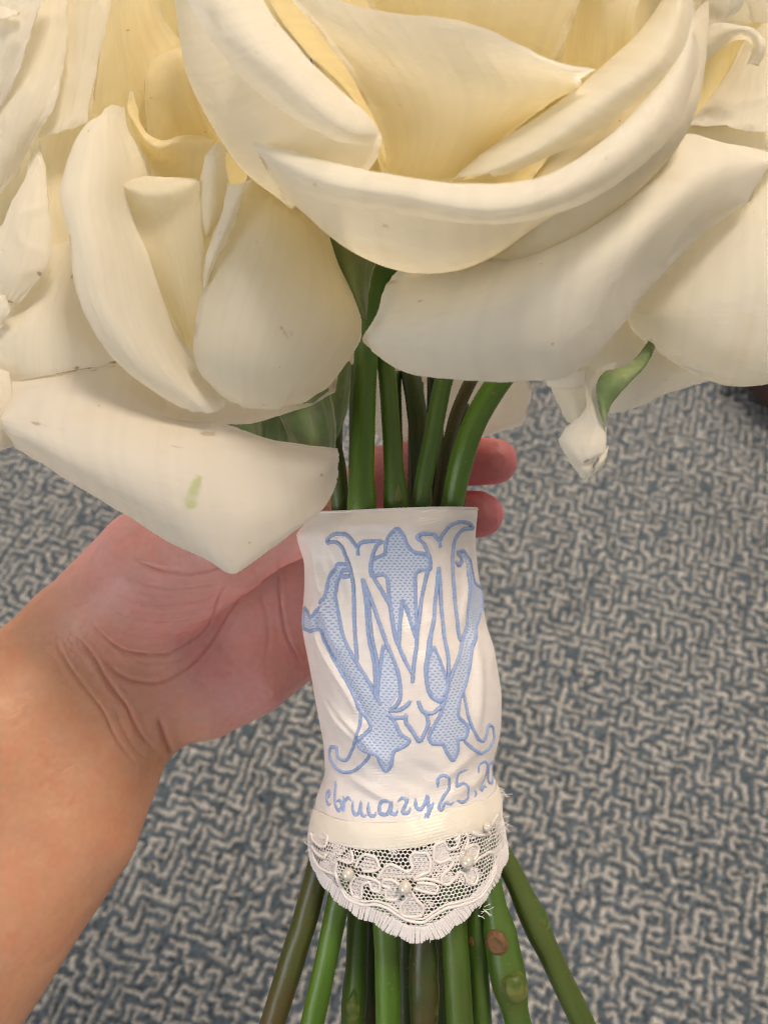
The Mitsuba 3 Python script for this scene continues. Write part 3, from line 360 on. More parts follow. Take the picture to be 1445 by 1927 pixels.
CORDS = [('letter_m',0.85,[[-666,-795],[-624,-652],[-535,-550],[-451,-555],[-368,-658],[-336,-792],[-308,-885],[-271,-778],[-180,-737],[-102,-728],[-46,-744],[-111,-858],[-161,-1062],[-201,-1278],[-211,-1413],[-186,-1662],[-133,-1902],[-79,-2141],[-32,-2377],[-13,-2769],[19,-3305],[47,-3721],[81,-3980]]),('letter_m',0.85,[[-662,-803],[-544,-763],[-477,-907],[-455,-1206],[-430,-1552],
[-412,-1915],[-411,-2484],[-402,-3125],[-436,-3768]]),('letter_m',0.7,[[-308,-885],[-322,-1090]]),('letter_m',0.85,[[-312,-1667],[-274,-2387],[-254,-3383],[-306,-4606]]),('letter_m',0.85,[[-312,-1675],[-227,-2184],[-105,-3089],[-65,-3623],[-48,-4105],[-59,-4502],[-101,-4750],[-177,-4896]]),('letter_m',0.85,[[304,-648],[366,-553],[490,-556],[579,-716],[637,-537],[715,-342],[860,-257],[1053,-305],
[1186,-434],[963,-450],[854,-597],[766,-918],[709,-1309],[669,-1819],[681,-2646],[699,-3289]]),('letter_m',0.85,[[304,-648],[373,-780],[404,-984],[421,-1264],[389,-1469],[334,-1832],[293,-2151],[244,-2702],[191,-3292],[122,-3722],[71,-4218]]),('letter_m',0.7,[[579,-716],[573,-896]]),('letter_m',0.85,[[506,-1392],[460,-2003],[387,-2797],[291,-3421],[210,-3967],[204,-4351],
[239,-4610],[320,-4733]]),('letter_m',0.85,[[506,-1392],[503,-2415],[491,-3418],[415,-4247]]),('letter_m',0.85,[[-197,-4925],[-117,-4920],[-38,-4823],[22,-4672]]),('letter_m',0.85,[[-211,-5007],[-154,-5100],[-65,-5094],[-33,-5017]]),('letter_m',0.85,[[-33,-5017],[-47,-5191],[-2,-5405],[69,-5697],[120,-5490],[163,-5238],[156,-5031],[116,-4899],[98,-4673]]),('letter_m',0.85,[[141,-4948],[197,-4993],
[278,-4893],[354,-4706]]),('letter_m',0.75,[[-290,-1766],[-247,-2385],[-221,-3379],[-261,-4300]]),('letter_m',0.75,[[476,-1841],[405,-2640],[333,-3269],[295,-3500]]),('letter_w',0.85,[[-456,-1595],[-521,-1649],[-555,-1547],[-519,-1478],[-461,-1473],[-449,-1333],[-546,-1316],[-692,-1502],[-736,-1790],[-740,-2195],[-864,-2443],[-943,-2590],[-986,-2756],[-1272,-2582],[-1260,-3153],[-1093,-3158],[-874,-3050],
[-817,-3302],[-712,-3848],[-604,-4397],[-533,-4816],[-518,-4962],[-404,-5375],[-482,-5599],[-572,-5837],[-523,-6034],[-435,-6047],[-358,-6085],[-339,-6264],[-282,-6512],[-228,-6379],[-194,-5993],[-93,-5834],[-32,-5685],[-112,-5522],[-159,-5197],[-203,-5039]]),('letter_w',0.85,[[-457,-1644],[-541,-1611],[-646,-1786],[-632,-2104],[-605,-2512],[-530,-3145],[-449,-3731],[-354,-4195],[-285,-4643],
[-264,-4802]]),('letter_w',0.85,[[70,-404],[-4,-768],[-43,-1053],[-102,-1118],[-192,-1217],[-219,-1429],[-208,-1615],[-97,-1563],[-51,-1667],[-43,-2140],[-17,-2769],[21,-3285],[93,-2219],[203,-3135],[229,-1987],[246,-1585],[324,-1450],[418,-1437],[417,-1190],[372,-1065],[275,-1014],[220,-891],[180,-614],[70,-404]]),('letter_w',0.7,[[93,-2219],[21,-3285]]),('letter_w',0.85,
[[-117,-3288],[-212,-3896],[-286,-4663]]),('letter_w',0.8,[[358,-3353],[245,-3771],[201,-4289],[238,-4626],[334,-4682],[403,-4283],[383,-3797],[358,-3353]]),('letter_w',0.85,[[772,-1262],[807,-1383],[874,-1239],[822,-1057],[922,-1015],[975,-1180],[1059,-1586],[1074,-1845],[1488,-2160],[1223,-2524],[1068,-2911],[795,-3535],[668,-4204],[583,-4548],[554,-4599],[477,-5099],[584,-5470],
[549,-5735],[456,-5720],[468,-5935],[420,-6255],[332,-5984],[295,-5801],[196,-5765],[159,-5612],[213,-5328],[296,-5011],[379,-4539]]),('letter_w',0.85,[[915,-1519],[860,-2135],[824,-2884],[668,-3462],[464,-4142],[351,-4595]]),('letter_w',0.75,[[-506,-5004],[-551,-5539],[-676,-6081],[-831,-6464],[-922,-6424],[-934,-6171],[-1049,-6227],[-1089,-6480],[-1008,-6692],[-867,-6787],[-717,-6704],
[-564,-6451],[-436,-6081]]),('letter_w',0.75,[[587,-4530],[589,-5015],[631,-5451],[730,-5828],[834,-5928],[869,-5774],[912,-5564],[1016,-5653],[1052,-5932],[962,-6172],[837,-6259],[669,-6059],[542,-5779]])]
FILLS = [[[-312,-1667],[-274,-2387],[-254,-3383],[-306,-4606],[-261,-4300],[-221,-3379],[-247,-2385],[-290,-1766]],[[-450,-1350],[-547,-1324],[-691,-1510],[-735,-1798],[-740,-2195],[-852,-2447],[-942,-2598],[-984,-2772],[-1270,-2599],[-1259,-3144],[-1092,-3150],[-874,-3042],[-817,-3302],[-712,-3848],[-604,-4397],[-533,-4816],[-518,-4962],[-404,-5375],[-482,-5599],[-568,-5835],[-521,-6024],[-434,-6037],
[-358,-6077],[-338,-6253],[-282,-6494],[-231,-6369],[-197,-5985],[-93,-5826],[-38,-5685],[-112,-5522],[-159,-5197],[-222,-4879],[-285,-4643],[-354,-4195],[-449,-3731],[-530,-3145],[-605,-2512],[-632,-2104],[-646,-1786],[-541,-1611]],[[73,-420],[-4,-776],[-43,-1061],[-103,-1126],[-193,-1225],[-215,-1429],[-204,-1598],[-97,-1555],[-47,-1667],[-39,-2140],[-14,-2769],[20,-3265],
[93,-2235],[201,-3119],[226,-1987],[243,-1584],[324,-1442],[411,-1429],[414,-1190],[371,-1073],[275,-1022],[216,-899],[178,-623]],[[-119,-3308],[-209,-3895],[-283,-4663],[-274,-4845],[-208,-4898],[-174,-4835],[-90,-4563],[-55,-4106],[-70,-3624]],[[356,-3372],[251,-3772],[207,-4290],[239,-4610],[332,-4666],[396,-4281],[380,-3796]],[[845,-1059],[921,-1023],[968,-1188],
[1048,-1584],[1064,-1851],[1590,-2192],[1210,-2521],[1060,-2909],[792,-3534],[664,-4203],[578,-4547],[550,-4597],[473,-5098],[576,-5468],[545,-5721],[452,-5710],[464,-5933],[419,-6238],[335,-5977],[298,-5794],[200,-5757],[162,-5612],[217,-5328],[300,-5012],[355,-4698],[351,-4595],[464,-4142],[668,-3462],[824,-2884],[860,-2135],[907,-1518],[920,-1226]]]
LETTERS = [('letter_e',[[-1092,-7584],[-1057,-7498],[-1080,-7412],[-1129,-7496],[-1087,-7662],[-1020,-7720],[-998,-7672]]),('letter_b',[[-975,-7094],[-960,-7414],[-906,-7667],[-836,-7740],[-811,-7620],[-859,-7512],[-915,-7585]]),('letter_r',[[-829,-7389],[-783,-7547],[-769,-7710],[-788,-7512],[-748,-7398],[-700,-7447]]),('letter_u',[[-676,-7430],[-654,-7614],[-606,-7714],[-572,-7641],[-575,-7418],[-550,-7624],[-500,-7703],[-478,-7659]]),
('letter_u',[[-479,-7380],[-462,-7571],[-425,-7668],[-383,-7634],[-376,-7560]]),('letter_a',[[-211,-7272],[-277,-7250],[-343,-7425],[-334,-7581],[-275,-7589],[-223,-7423],[-207,-7247],[-215,-7536],[-170,-7555],[-144,-7457]]),('letter_r',[[-134,-7262],[-94,-7169],[-43,-7216],[-69,-7353],[-98,-7496],[-60,-7517],[-11,-7388]]),('letter_y',[[43,-7185],[44,-7355],[78,-7443],[134,-7334],[178,-7140],[177,-7368],
[161,-7609],[133,-7742],[111,-7697],[153,-7557],[238,-7290]]),('digit_2',[[286,-6944],[272,-6729],[323,-6613],[388,-6709],[405,-6947],[339,-7186],[281,-7448],[303,-7481],[360,-7323],[412,-7368],[454,-7316]]),('digit_5',[[645,-6612],[508,-6633],[494,-6957],[576,-6912],[641,-7055],[659,-7305],[562,-7385],[490,-7290]]),('comma',[[765,-7204],[788,-7287],[754,-7366]]),('digit_2',[[824,-6791],
[837,-6611],[897,-6528],[996,-6690],[995,-6968],[876,-7215],[912,-7280],[974,-7239],[1034,-7304]]),('digit_0',[[1445,-6806],[1031,-6695],[1086,-7040],[1151,-7265],[1289,-7314],[1451,-7125],[1408,-6851],[1445,-6806]])]
LACES = [[[-1157,-9063],[-1025,-9313],[-784,-9263],[-735,-8942],[-768,-9209],[-725,-9501],[-613,-9786],[-475,-9818],[-324,-9738],[-233,-9786],[-146,-9926],[-30,-10077],[73,-10120],[181,-9976],[323,-9818],[474,-9813],[661,-9773],[792,-9544],[955,-9119],[952,-8919],[840,-8782],[713,-8804],[625,-8894]],[[-71,-9366],[-48,-9472],[-109,-9715],[-101,-9919],[-28,-9976],[73,-9938],[97,-9757],
[38,-9545],[3,-9363]],[[-102,-9194],[-178,-9073],[-245,-9111],[-259,-9233],[-187,-9269],[-235,-9383],[-234,-9563],[-168,-9564],[-103,-9369]],[[-286,-9086],[-236,-8839],[-177,-8711],[-100,-8773],[-25,-8864],[27,-8770],[2,-8544],[47,-8431],[139,-8438],[194,-8676],[185,-8865],[92,-8966],[30,-9058]],[[29,-9077],[134,-9048],[267,-9160],[334,-9245],[414,-9138],[473,-9007],
[522,-9072],[542,-9281],[610,-9386],[658,-9234],[636,-9019]],[[20,-9248],[118,-9359],[206,-9417],[243,-9288],[173,-9171],[56,-9137]],[[425,-8221],[480,-8151],[459,-8379],[382,-8426],[307,-8200],[230,-8300],[225,-8569],[280,-8699],[380,-8658],[415,-8748],[351,-8916],[287,-9090],[299,-9219]],[[554,-8108],[588,-8329],[549,-8506],[646,-8442],[717,-8566],[685,-8739],
[599,-8821]],[[-775,-9013],[-712,-8845],[-608,-8853],[-549,-8777],[-584,-8545]],[[-513,-8914],[-403,-8548],[-320,-8597],[-280,-8812],[-345,-8919],[-444,-8955]],[[-530,-9163],[-589,-9442],[-559,-9667],[-488,-9662],[-455,-9316],[-386,-9202],[-362,-9389],[-300,-9405],[-281,-9202],[-350,-9110],[-482,-9094]],[[-1277,-8672],[-1179,-8768],[-1013,-8761],[-924,-8648],[-918,-8442],[-999,-8424]],[[633,-8129],
[728,-8259],[872,-8327],[927,-8155],[1065,-8012]],[[-1187,-8923],[-1045,-8998],[-923,-8971],[-903,-8831]]]
HEM = [[-1517,-8783],[-1104,-8554],[-740,-8472],[-477,-8406],[-248,-8342],[-64,-8288],[178,-8189],[440,-8090],[927,-8155]]
SCALLOP = [[-1482,-8792],[-1432,-9298],[-1188,-9482],[-999,-9676],[-803,-9876],[-615,-10045],[-446,-10154],[-315,-10250],[-167,-10441],[-36,-10543],[102,-10557],[244,-10458],[389,-10278],[536,-10069],[700,-9876],[853,-9637],[1071,-9357],[1450,-9167],[1458,-8522]]
PEARLS = [(-572,-9070,155),(-50,-9189,165),(536,-8728,170),(810,-8075,120)]
FRAY = [(1460,-8597,0.8,-0.3),(1447,-7710,0.9,0.2),(699,-10110,0.9,-0.1),(-1184,-9028,-0.7,-0.3)]
CREASES = [(0.75,1.0,[[-699,-131,-2],[-660,-149,3],[-620,-162,7],[-579,-169,8],[-538,-173,7],[-497,-169,9],[-456,-158,13],[-418,-146,7]]),(0.35,0.9,[[-732,-170,-2],[-698,-189,3],[-664,-202,2],[-629,-211,-1],[-593,-216,-5],[-557,-216,-7],[-521,-212,-10],[-485,-205,-11],[-450,-188,-4]]),(0.3,0.9,[[-769,-225,-16],
[-732,-243,-12],[-695,-254,-11],[-658,-262,-15],[-621,-264,-23],[-583,-263,-31],[-546,-259,-38],[-508,-249,-40],[-472,-232,-38],[-438,-204,-19]]),(0.25,0.8,[[-800,-259,-28],[-764,-280,-25],[-728,-295,-29],[-691,-305,-36],[-653,-312,-47],[-616,-314,-61],[-580,-312,-81],[-544,-304,-94],[-506,-285,-92]]),(0.7,1.1,[[-838,-294,
-41],[-821,-329,-46],[-801,-359,-56],[-777,-385,-74],[-748,-406,-93],[-717,-416,-112],[-683,-422,-129],[-649,-423,-146],[-616,-410,-162],[-587,-394,-182],[-558,-373,-205],[-536,-345,-216],[-505,-299,-138],[-476,-253,-64],[-451,-217,-27],[-426,-184,-6]]),(0.25,0.8,[[-821,-328,-46],[-799,-358,-57],[-776,-387,-75],[-751,-413,-96],
[-722,-438,-117],[-690,-450,-132],[-653,-449,-145],[-618,-446,-161],[-588,-432,-181],[-562,-406,-204]]),(0.7,1.2,[[-832,-378,-64],[-819,-414,-77],[-799,-445,-89],[-774,-471,-99],[-742,-491,-108],[-709,-502,-121],[-675,-508,-134],[-642,-500,-148],[-610,-484,-161],[-582,-465,-179],[-558,-442,-199],[-537,-415,-221],[-518,-385,-239],[-499,
-352,-250],[-480,-317,-252],[-457,-284,-251],[-406,-239,-101],[-375,-210,-78]]),(0.55,1.0,[[-948,-364,-67],[-930,-397,-63],[-913,-429,-64],[-894,-461,-67],[-873,-491,-70],[-851,-521,-72],[-828,-550,-76],[-809,-581,-80],[-794,-615,-81],[-779,-649,-82],[-761,-682,-87],[-741,-714,-96],[-719,-746,-115]]),(0.8,1.1,[[-892,-343,-60],
[-867,-373,-62],[-846,-404,-70],[-828,-438,-81],[-811,-473,-87],[-792,-507,-90],[-769,-539,-95],[-748,-572,-101],[-734,-609,-106],[-719,-646,-114],[-699,-681,-128],[-675,-713,-157]]),(0.35,0.9,[[-783,-565,-89],[-767,-613,-92],[-747,-659,-98],[-723,-705,-112],[-692,-741,-149]]),(0.95,1.8,[[-670,-599,-134],[-661,-633,-141],[-655,-668,
-154],[-651,-706,-178],[-655,-754,-232]]),(0.6,1.1,[[-291,-111,-10],[-299,-151,-52],[-329,-208,-280],[-328,-250,-291],[-325,-293,-300],[-320,-336,-305],[-311,-377,-302],[-296,-415,-295],[-275,-452,-294],[-255,-490,-306]]),(0.3,1.2,[[-375,-210,-78],[-383,-268,-276],[-371,-313,-288],[-365,-359,-290],[-362,-404,-277],[-367,-444,-253],[-379,
-483,-226]]),(0.25,0.8,[[-376,-144,-8],[-364,-166,-28],[-362,-191,-64],[-373,-219,-119],[-405,-259,-267]])]


# ---- the sleeve: rings of the bouquet frame (x right, y along the stems, z towards the viewer), centimetres
RING = np.array(RINGS) / 100.0
_o = np.argsort(RING[:, 0])
_fx, _fr = PchipInterpolator(RING[_o, 0], RING[_o, 1]), PchipInterpolator(RING[_o, 0], RING[_o, 2])
YTOP, YLOW = RING[:, 0].max(), RING[:, 0].min()


def gauss(d, w):
    return np.exp(-(d / w) ** 2)


def ridge(s, y, s0, y0, s1, y1, w, h, rr=2.4):
    """A fold of the satin: a soft ridge of height h (cm) along a line in (angle, y)."""
    ax, ay, bx, by = s0 * rr, y0, s1 * rr, y1
    px, py, dx, dy = s * rr - ax, y - ay, bx - ax, by - ay
    t = np.clip((px * dx + py * dy) / (dx * dx + dy * dy), 0, 1)
    d = np.hypot(px - t * dx, py - t * dy)
    return h * gauss(d, w) * (0.35 + 0.65 * np.sin(np.pi * np.clip(t * 0.9 + 0.05, 0, 1)))


def sleeve(s, y, lift=0.0):
    s, y = np.broadcast_arrays(np.asarray(s, float), np.asarray(y, float))
    yy = np.clip(y, YLOW, YTOP)
    p = np.stack([s * 1.3, y * 0.55, y * 0 + 3.0], -1)
    d = 0.18 * (meshkit.fbm(p, 3, 5) - 0.5) + 0.10 * (meshkit.fbm(np.stack([s * 4 + y * 0.8, y * 0.7, y * 0 + 9], -1), 2, 8) - 0.5)
    for f in FOLDS:
        d = d + ridge(s, y, *f)
    up = np.clip((y + 8.6) / 0.5, 0, 1)
    d = d * (0.45 + 0.55 * up)
    c = np.cos(s)
    r = _fr(yy) + d * np.clip(0.25 + 1.2 * c, 0.25, 1) + lift
    return np.stack([_fx(yy) + r * np.sin(s), y, r * c], -1)


# ---- the hand and forearm: bones (chains of x, y, z, radius in 0.1 mm) under one skin
def hand_field(p):
    def chain(c):
        d = np.full(p.shape[:-1], 9.0)
        for a, b in zip(c[:-1], c[1:]):
            a, b = np.array(a) / 100.0, np.array(b) / 100.0
            ab, ra, rb = b[:3] - a[:3], a[3], b[3]
            t = np.clip(((p - a[:3]) @ ab) / (ab @ ab), 0, 1)
            d = np.minimum(d, np.linalg.norm(p - a[:3] - t[..., None] * ab, axis=-1) - (ra + (rb - ra) * t))
        return d

    def smin(a, b, k):
        h = np.clip(0.5 + 0.5 * (b - a) / k, 0, 1)
        return b + (a - b) * h - k * h * (1 - h)

    f = {n: chain(c) for n, c in BONES}
    arm = smin(smin(f["radial"], f["ulnar"], 2.2), f["core"], 0.6)
    palm = smin(smin(smin(f["palm1"], f["palm2"], 0.9), f["palm3"], 0.9), f["hypo"], 0.7)
    body = smin(smin(arm, palm, 0.9), f["thenar"], 0.55)
    for n in ("index", "middle", "ring", "little"):
        body = smin(body, f[n], 0.22)
    return body


def surface_net(field, lo, hi, step):
    """The zero surface of a field sampled on a grid, as (vertices, triangles)."""
    n = np.ceil((np.array(hi) - lo) / step).astype(int) + 1
    ax = [lo[k] + step * np.arange(n[k]) for k in range(3)]
    g = np.empty(n)
    for i0 in range(0, n[0], 24):
        X = np.stack(np.meshgrid(ax[0][i0:i0 + 24], ax[1], ax[2], indexing="ij"), -1)
        g[i0:i0 + 24] = field(X)
    s = g < 0
    corner = [(a, b, c) for a in (0, 1) for b in (0, 1) for c in (0, 1)]
    cut = lambda a, o: a[o[0]:n[0] - 1 + o[0], o[1]:n[1] - 1 + o[1], o[2]:n[2] - 1 + o[2]]
    cnt = sum(cut(s, o).astype(int) for o in corner)
    act = (cnt > 0) & (cnt < 8)
    idx = -np.ones(act.shape, int)
    idx[act] = np.arange(act.sum())
    acc, w = np.zeros((act.sum(), 3)), np.zeros(act.sum())
    cell = np.argwhere(act)
    for i, a in enumerate(corner):
        for b in corner[i + 1:]:
            if sum(x != y for x, y in zip(a, b)) != 1:
                continue
            ga, gb = cut(g, a)[act], cut(g, b)[act]
            m = (ga < 0) != (gb < 0)
            t = np.where(m, ga / np.where(m, ga - gb, 1), 0)
            acc += m[:, None] * (np.array(a) + t[:, None] * (np.array(b) - np.array(a)))
            w += m
    v = (cell + acc / w[:, None]) * step + lo
    quads = []
    for k in range(3):
        u, q = (k + 1) % 3, (k + 2) % 3
        e0, e1 = [slice(None)] * 3, [slice(None)] * 3
        e0[k], e1[k] = slice(0, -1), slice(1, None)
        x = s[tuple(e0)] != s[tuple(e1)]
        inside = s[tuple(e0)]
        pos = np.argwhere(x)
        pos = pos[(pos[:, u] > 0) & (pos[:, q] > 0) & (pos[:, u] < n[u] - 1) & (pos[:, q] < n[q] - 1)]
        du, dq = np.eye(3, dtype=int)[u], np.eye(3, dtype=int)[q]
        Q = np.stack([idx[tuple((pos - du - dq).T)], idx[tuple((pos - dq).T)], idx[tuple(pos.T)], idx[tuple((pos - du).T)]], 1)
        flip = ~inside[tuple(pos.T)]
        Q[flip] = Q[flip][:, ::-1]
        quads.append(Q)
    q = np.vstack(quads)
    return v, np.vstack([q[:, [0, 1, 2]], q[:, [0, 2, 3]]])


def hand_mesh():
    lo, hi = np.array([-27.0, -27.0, -7.0]), np.array([4.6, 3.4, 3.4])
    v, f = surface_net(hand_field, lo, hi, 0.2)
    m = trimesh.Trimesh(v, f, process=False)
    near = (m.triangles_center[:, 0] > -13.5) & (m.triangles_center[:, 1] > -16)
    v, f = trimesh.remesh.subdivide(m.vertices, m.faces, face_index=np.nonzero(near)[0])
    m = trimesh.Trimesh(v, f, process=True)
    trimesh.smoothing.filter_taubin(m, iterations=24)
    c, fn = m.triangles_center, m.face_normals
    palm = (c[:, 0] > -13.0) & (c[:, 1] > -15.5) & (fn[:, 2] > -0.3)
    v, f = trimesh.remesh.subdivide(m.vertices, m.faces, face_index=np.nonzero(palm)[0])
    m = trimesh.Trimesh(v, f, process=True)
    trimesh.smoothing.filter_taubin(m, iterations=8)
    return m


def close_seams(f, v):
    """Where a finer patch of the skin meets a coarser one, put the extra vertices onto the coarser edges."""
    e = np.sort(np.vstack([f[:, [0, 1]], f[:, [1, 2]], f[:, [2, 0]]]), axis=1)
    e, n = np.unique(e, axis=0, return_counts=True)
    near = {}
    for a, b in e[n == 1]:
        near.setdefault(a, set()).add(b)
        near.setdefault(b, set()).add(a)
    v = v.copy()
    for a, b in e[n == 1]:
        for m in near[a] & near[b]:
            if np.linalg.norm(v[m] - (v[a] + v[b]) / 2) < 0.3 * np.linalg.norm(v[a] - v[b]):
                v[m] = (v[a] + v[b]) / 2
    return v


# ------------------------------------------------------------------ carpet: a maze of cream cut pile on blue-grey, one metre repeat
def carpet():
    n, cells, size = 900, 136, 1.20
    p = size / cells
    r = np.random.default_rng(11)
    seen, links, stack = np.zeros((cells, cells), bool), [], [(0, 0)]
    seen[0, 0] = True
    while stack:                                              # a meander: depth-first walk over the lattice, sometimes broken off
        x, y = stack[-1]
        free = [(dx, dy) for dx, dy in ((1, 0), (-1, 0), (0, 1), (0, -1)) if not seen[(x + dx) % cells, (y + dy) % cells]]
        if not free:
            stack.pop()
            continue
        dx, dy = free[r.integers(len(free))]
        if r.random() > 0.05:
            links.append((x, y, dx, dy))
        seen[(x + dx) % cells, (y + dy) % cells] = True
        stack.append(((x + dx) % cells, (y + dy) % cells))
        if r.random() < 0.04:
            stack.insert(0, stack.pop())
    L = np.array(links, float)
    jit = r.normal(0, 0.07, (cells, cells, 2))
    at = lambda x, y: np.stack([x, y], -1) + jit[x.astype(int) % cells, y.astype(int) % cells]
    A, Bp = at(L[:, 0], L[:, 1]), at(L[:, 0] + L[:, 2], L[:, 1] + L[:, 3])
    pts = np.concatenate([A + (Bp - A) * k for k in np.linspace(0, 1, 9)]) % cells
    g = (np.arange(n) + 0.0) / n * cells
    X, Y = np.meshgrid(g, g, indexing="ij")
    k = np.fft.fftfreq(n, 1.0 / n)
    kr = np.hypot(*np.meshgrid(k, k, indexing="ij"))

    def soft(cut, seed):
        s = np.fft.ifft2(np.fft.fft2(np.random.default_rng(seed).normal(size=(n, n))) * np.exp(-(kr / cut) ** 2)).real
        return s / s.std()

    wx, wy = 0.10 * soft(75, 1), 0.10 * soft(75, 2)
    dist = cKDTree(pts % cells, boxsize=cells).query(np.stack([(X + wx) % cells, (Y + wy) % cells], -1).reshape(-1, 2))[0].reshape(n, n)
    tuft, big = soft(290, 3), soft(5, 4)
    c = np.clip(0.5 + (0.20 - dist + 0.05 * tuft) / 0.24, 0, 1)[..., None]
    col = (1 - c) * np.array([0.100, 0.123, 0.144]) + c * np.array([0.40, 0.385, 0.355])
    col = col * (1 + 0.17 * tuft[..., None] + 0.06 * r.normal(size=(n, n, 1)) + 0.05 * big[..., None])
    z = 0.0020 * c[..., 0] + 0.0005 * tuft
    z, col = np.pad(z, ((0, 1), (0, 1)), mode="wrap"), np.pad(np.clip(col, 0.02, 0.75), ((0, 1), (0, 1), (0, 0)), mode="wrap")
    x, y = np.meshgrid(np.linspace(-size / 2, size / 2, n + 1), np.linspace(-size / 2, size / 2, n + 1), indexing="ij")
    v = np.stack([x, y, z], -1)
    piece = lambda k: ((v[::k, ::k].reshape(-1, 3), tris(grid_faces(n // k + 1, n // k + 1))), col[::k, ::k].reshape(-1, 3))
    return piece(1), piece(9)                                 # the piece underfoot, and its repeats further off


scene["carpet_bsdf"] = {"type": "twosided", "bsdf": {"type": "diffuse", "reflectance": {"type": "mesh_attribute", "name": "vertex_color"}}}
(near_mesh, near_col), (far_mesh, far_col) = carpet()
near_tile = mikit.ply(near_mesh, "carpet_bsdf", smooth=True, color=near_col)
far_tile = mikit.ply(far_mesh, "carpet_bsdf", smooth=True, color=far_col)
for k, (i, j) in enumerate([(0, 0)] + [(i, j) for j in (-1, 0, 1, 2) for i in (-2, -1, 0, 1, 2) if (i, j) != (0, 0)]):
    scene["carpet" if k == 0 else f"carpet__{k:03d}"] = {**(near_tile if k == 0 else far_tile), "to_world": T().translate([0.0, 0.48, 0]) @ T().rotate([0, 0, 1], -18) @ T().translate([i * 1.2, j * 1.2, 0])}
labels["carpet"] = {"label": "blue-grey carpet with a cream maze pattern of cut pile", "kind": "structure"}
scene["floor"] = {"type": "rectangle", "to_world": T().translate([0, 2, -0.004]) @ T().scale([7, 7, 1]), "bsdf": {"type": "diffuse", "reflectance": rgb(0.20, 0.195, 0.185)}}
labels["floor"] = {"kind": "structure"}

# ------------------------------------------------------------------ roses
def spline_grid(rows, nu, nv):
    g = np.asarray(rows, float) / 100.0
    step = np.linalg.norm(np.diff(g, axis=0), axis=2).mean(1) + 1e-6
    v = np.r_[0, np.cumsum(step)] / step.sum()
    g = PchipInterpolator(v, g, axis=0)(np.linspace(0, 1, nv)) if len(g) == 2 else CubicSpline(v, g, axis=0, bc_type="natural")(np.linspace(0, 1, nv))
    g = CubicSpline(np.linspace(0, 1, g.shape[1]), g, axis=1, bc_type="natural")(np.linspace(0, 1, nu))
    return g.transpose(1, 0, 2)                               # nu x nv x 3


def sheet(g, thick, seed, wave=0.02, edge_noise=0.02, crease=0.006):
    """A petal or leaf: the surface g with a rounded thickness, soft waves and an uneven rim; (vertices, triangles, u, v)."""
    nu, nv = g.shape[:2]
    du, dv = np.gradient(g, axis=0), np.gradient(g, axis=1)
    nrm = np.cross(du, dv)
    nrm /= np.linalg.norm(nrm, axis=2, keepdims=True) + 1e-12
    u, v = np.meshgrid(np.linspace(0, 1, nu), np.linspace(0, 1, nv), indexing="ij")
    w = meshkit.fbm(g * 0.9, 2, seed) - 0.5 + 0.35 * (meshkit.noise(np.stack([u * 9, v * 1.4, u * 0 + seed], -1), seed) - 0.5)
    rim = np.minimum(np.minimum(u, 1 - u), np.minimum(v, 1 - v))
    fold = np.abs(meshkit.fbm(np.stack([g[..., 0] * 1.1 + g[..., 1] * 0.5, g[..., 1] * 0.8 - g[..., 0] * 0.4, g[..., 2] + seed], -1), 2, seed + 9) - 0.5)
    g = g + nrm * (crease * 6 * np.minimum(fold, 0.16))[..., None]
    g = g + nrm * (wave * 2 * w)[..., None]
    curl = meshkit.fbm(np.stack([u * 11, v * 11, u * 0 + seed], -1), 3, seed + 1) - 0.5
    g = g + nrm * (wave * 3.4 * curl * gauss(rim, 0.06) + 0.006 * (meshkit.noise(np.stack([u * 46, v * 5, u * 0], -1), seed) - 0.5))[..., None]
    g = g + (edge_noise * gauss(rim, 0.04) * (meshkit.fbm(g * 6, 3, seed + 3) - 0.5) * 2)[..., None] * (dv / (np.linalg.norm(dv, axis=2, keepdims=True) + 1e-9) * np.where(v > .5, 1, -1)[..., None] * (np.minimum(v, 1 - v) <= np.minimum(u, 1 - u))[..., None]
                                        + du / (np.linalg.norm(du, axis=2, keepdims=True) + 1e-9) * np.where(u > .5, 1, -1)[..., None] * (np.minimum(u, 1 - u) < np.minimum(v, 1 - v))[..., None])
    h = thick * 0.5 * np.clip(0.3 + rim / 0.08, 0.3, 1)[..., None]
    top, bot = g + nrm * h, g - nrm * h
    V = np.vstack([top.reshape(-1, 3), bot.reshape(-1, 3)])
    q, n = grid_faces(nu, nv), nu * nv
    ring = np.r_[np.arange(nu) * nv, (nu - 1) * nv + np.arange(1, nv), np.arange(nu - 2, -1, -1) * nv + nv - 1, np.arange(nv - 2, 0, -1)]
    nxt = np.roll(ring, -1)
    F = np.vstack([tris(q), tris(q[:, ::-1] + n), tris(np.stack([nxt, ring, ring + n, nxt + n], 1))])
    return V, F, np.tile(u.reshape(-1), 2), np.tile(v.reshape(-1), 2)


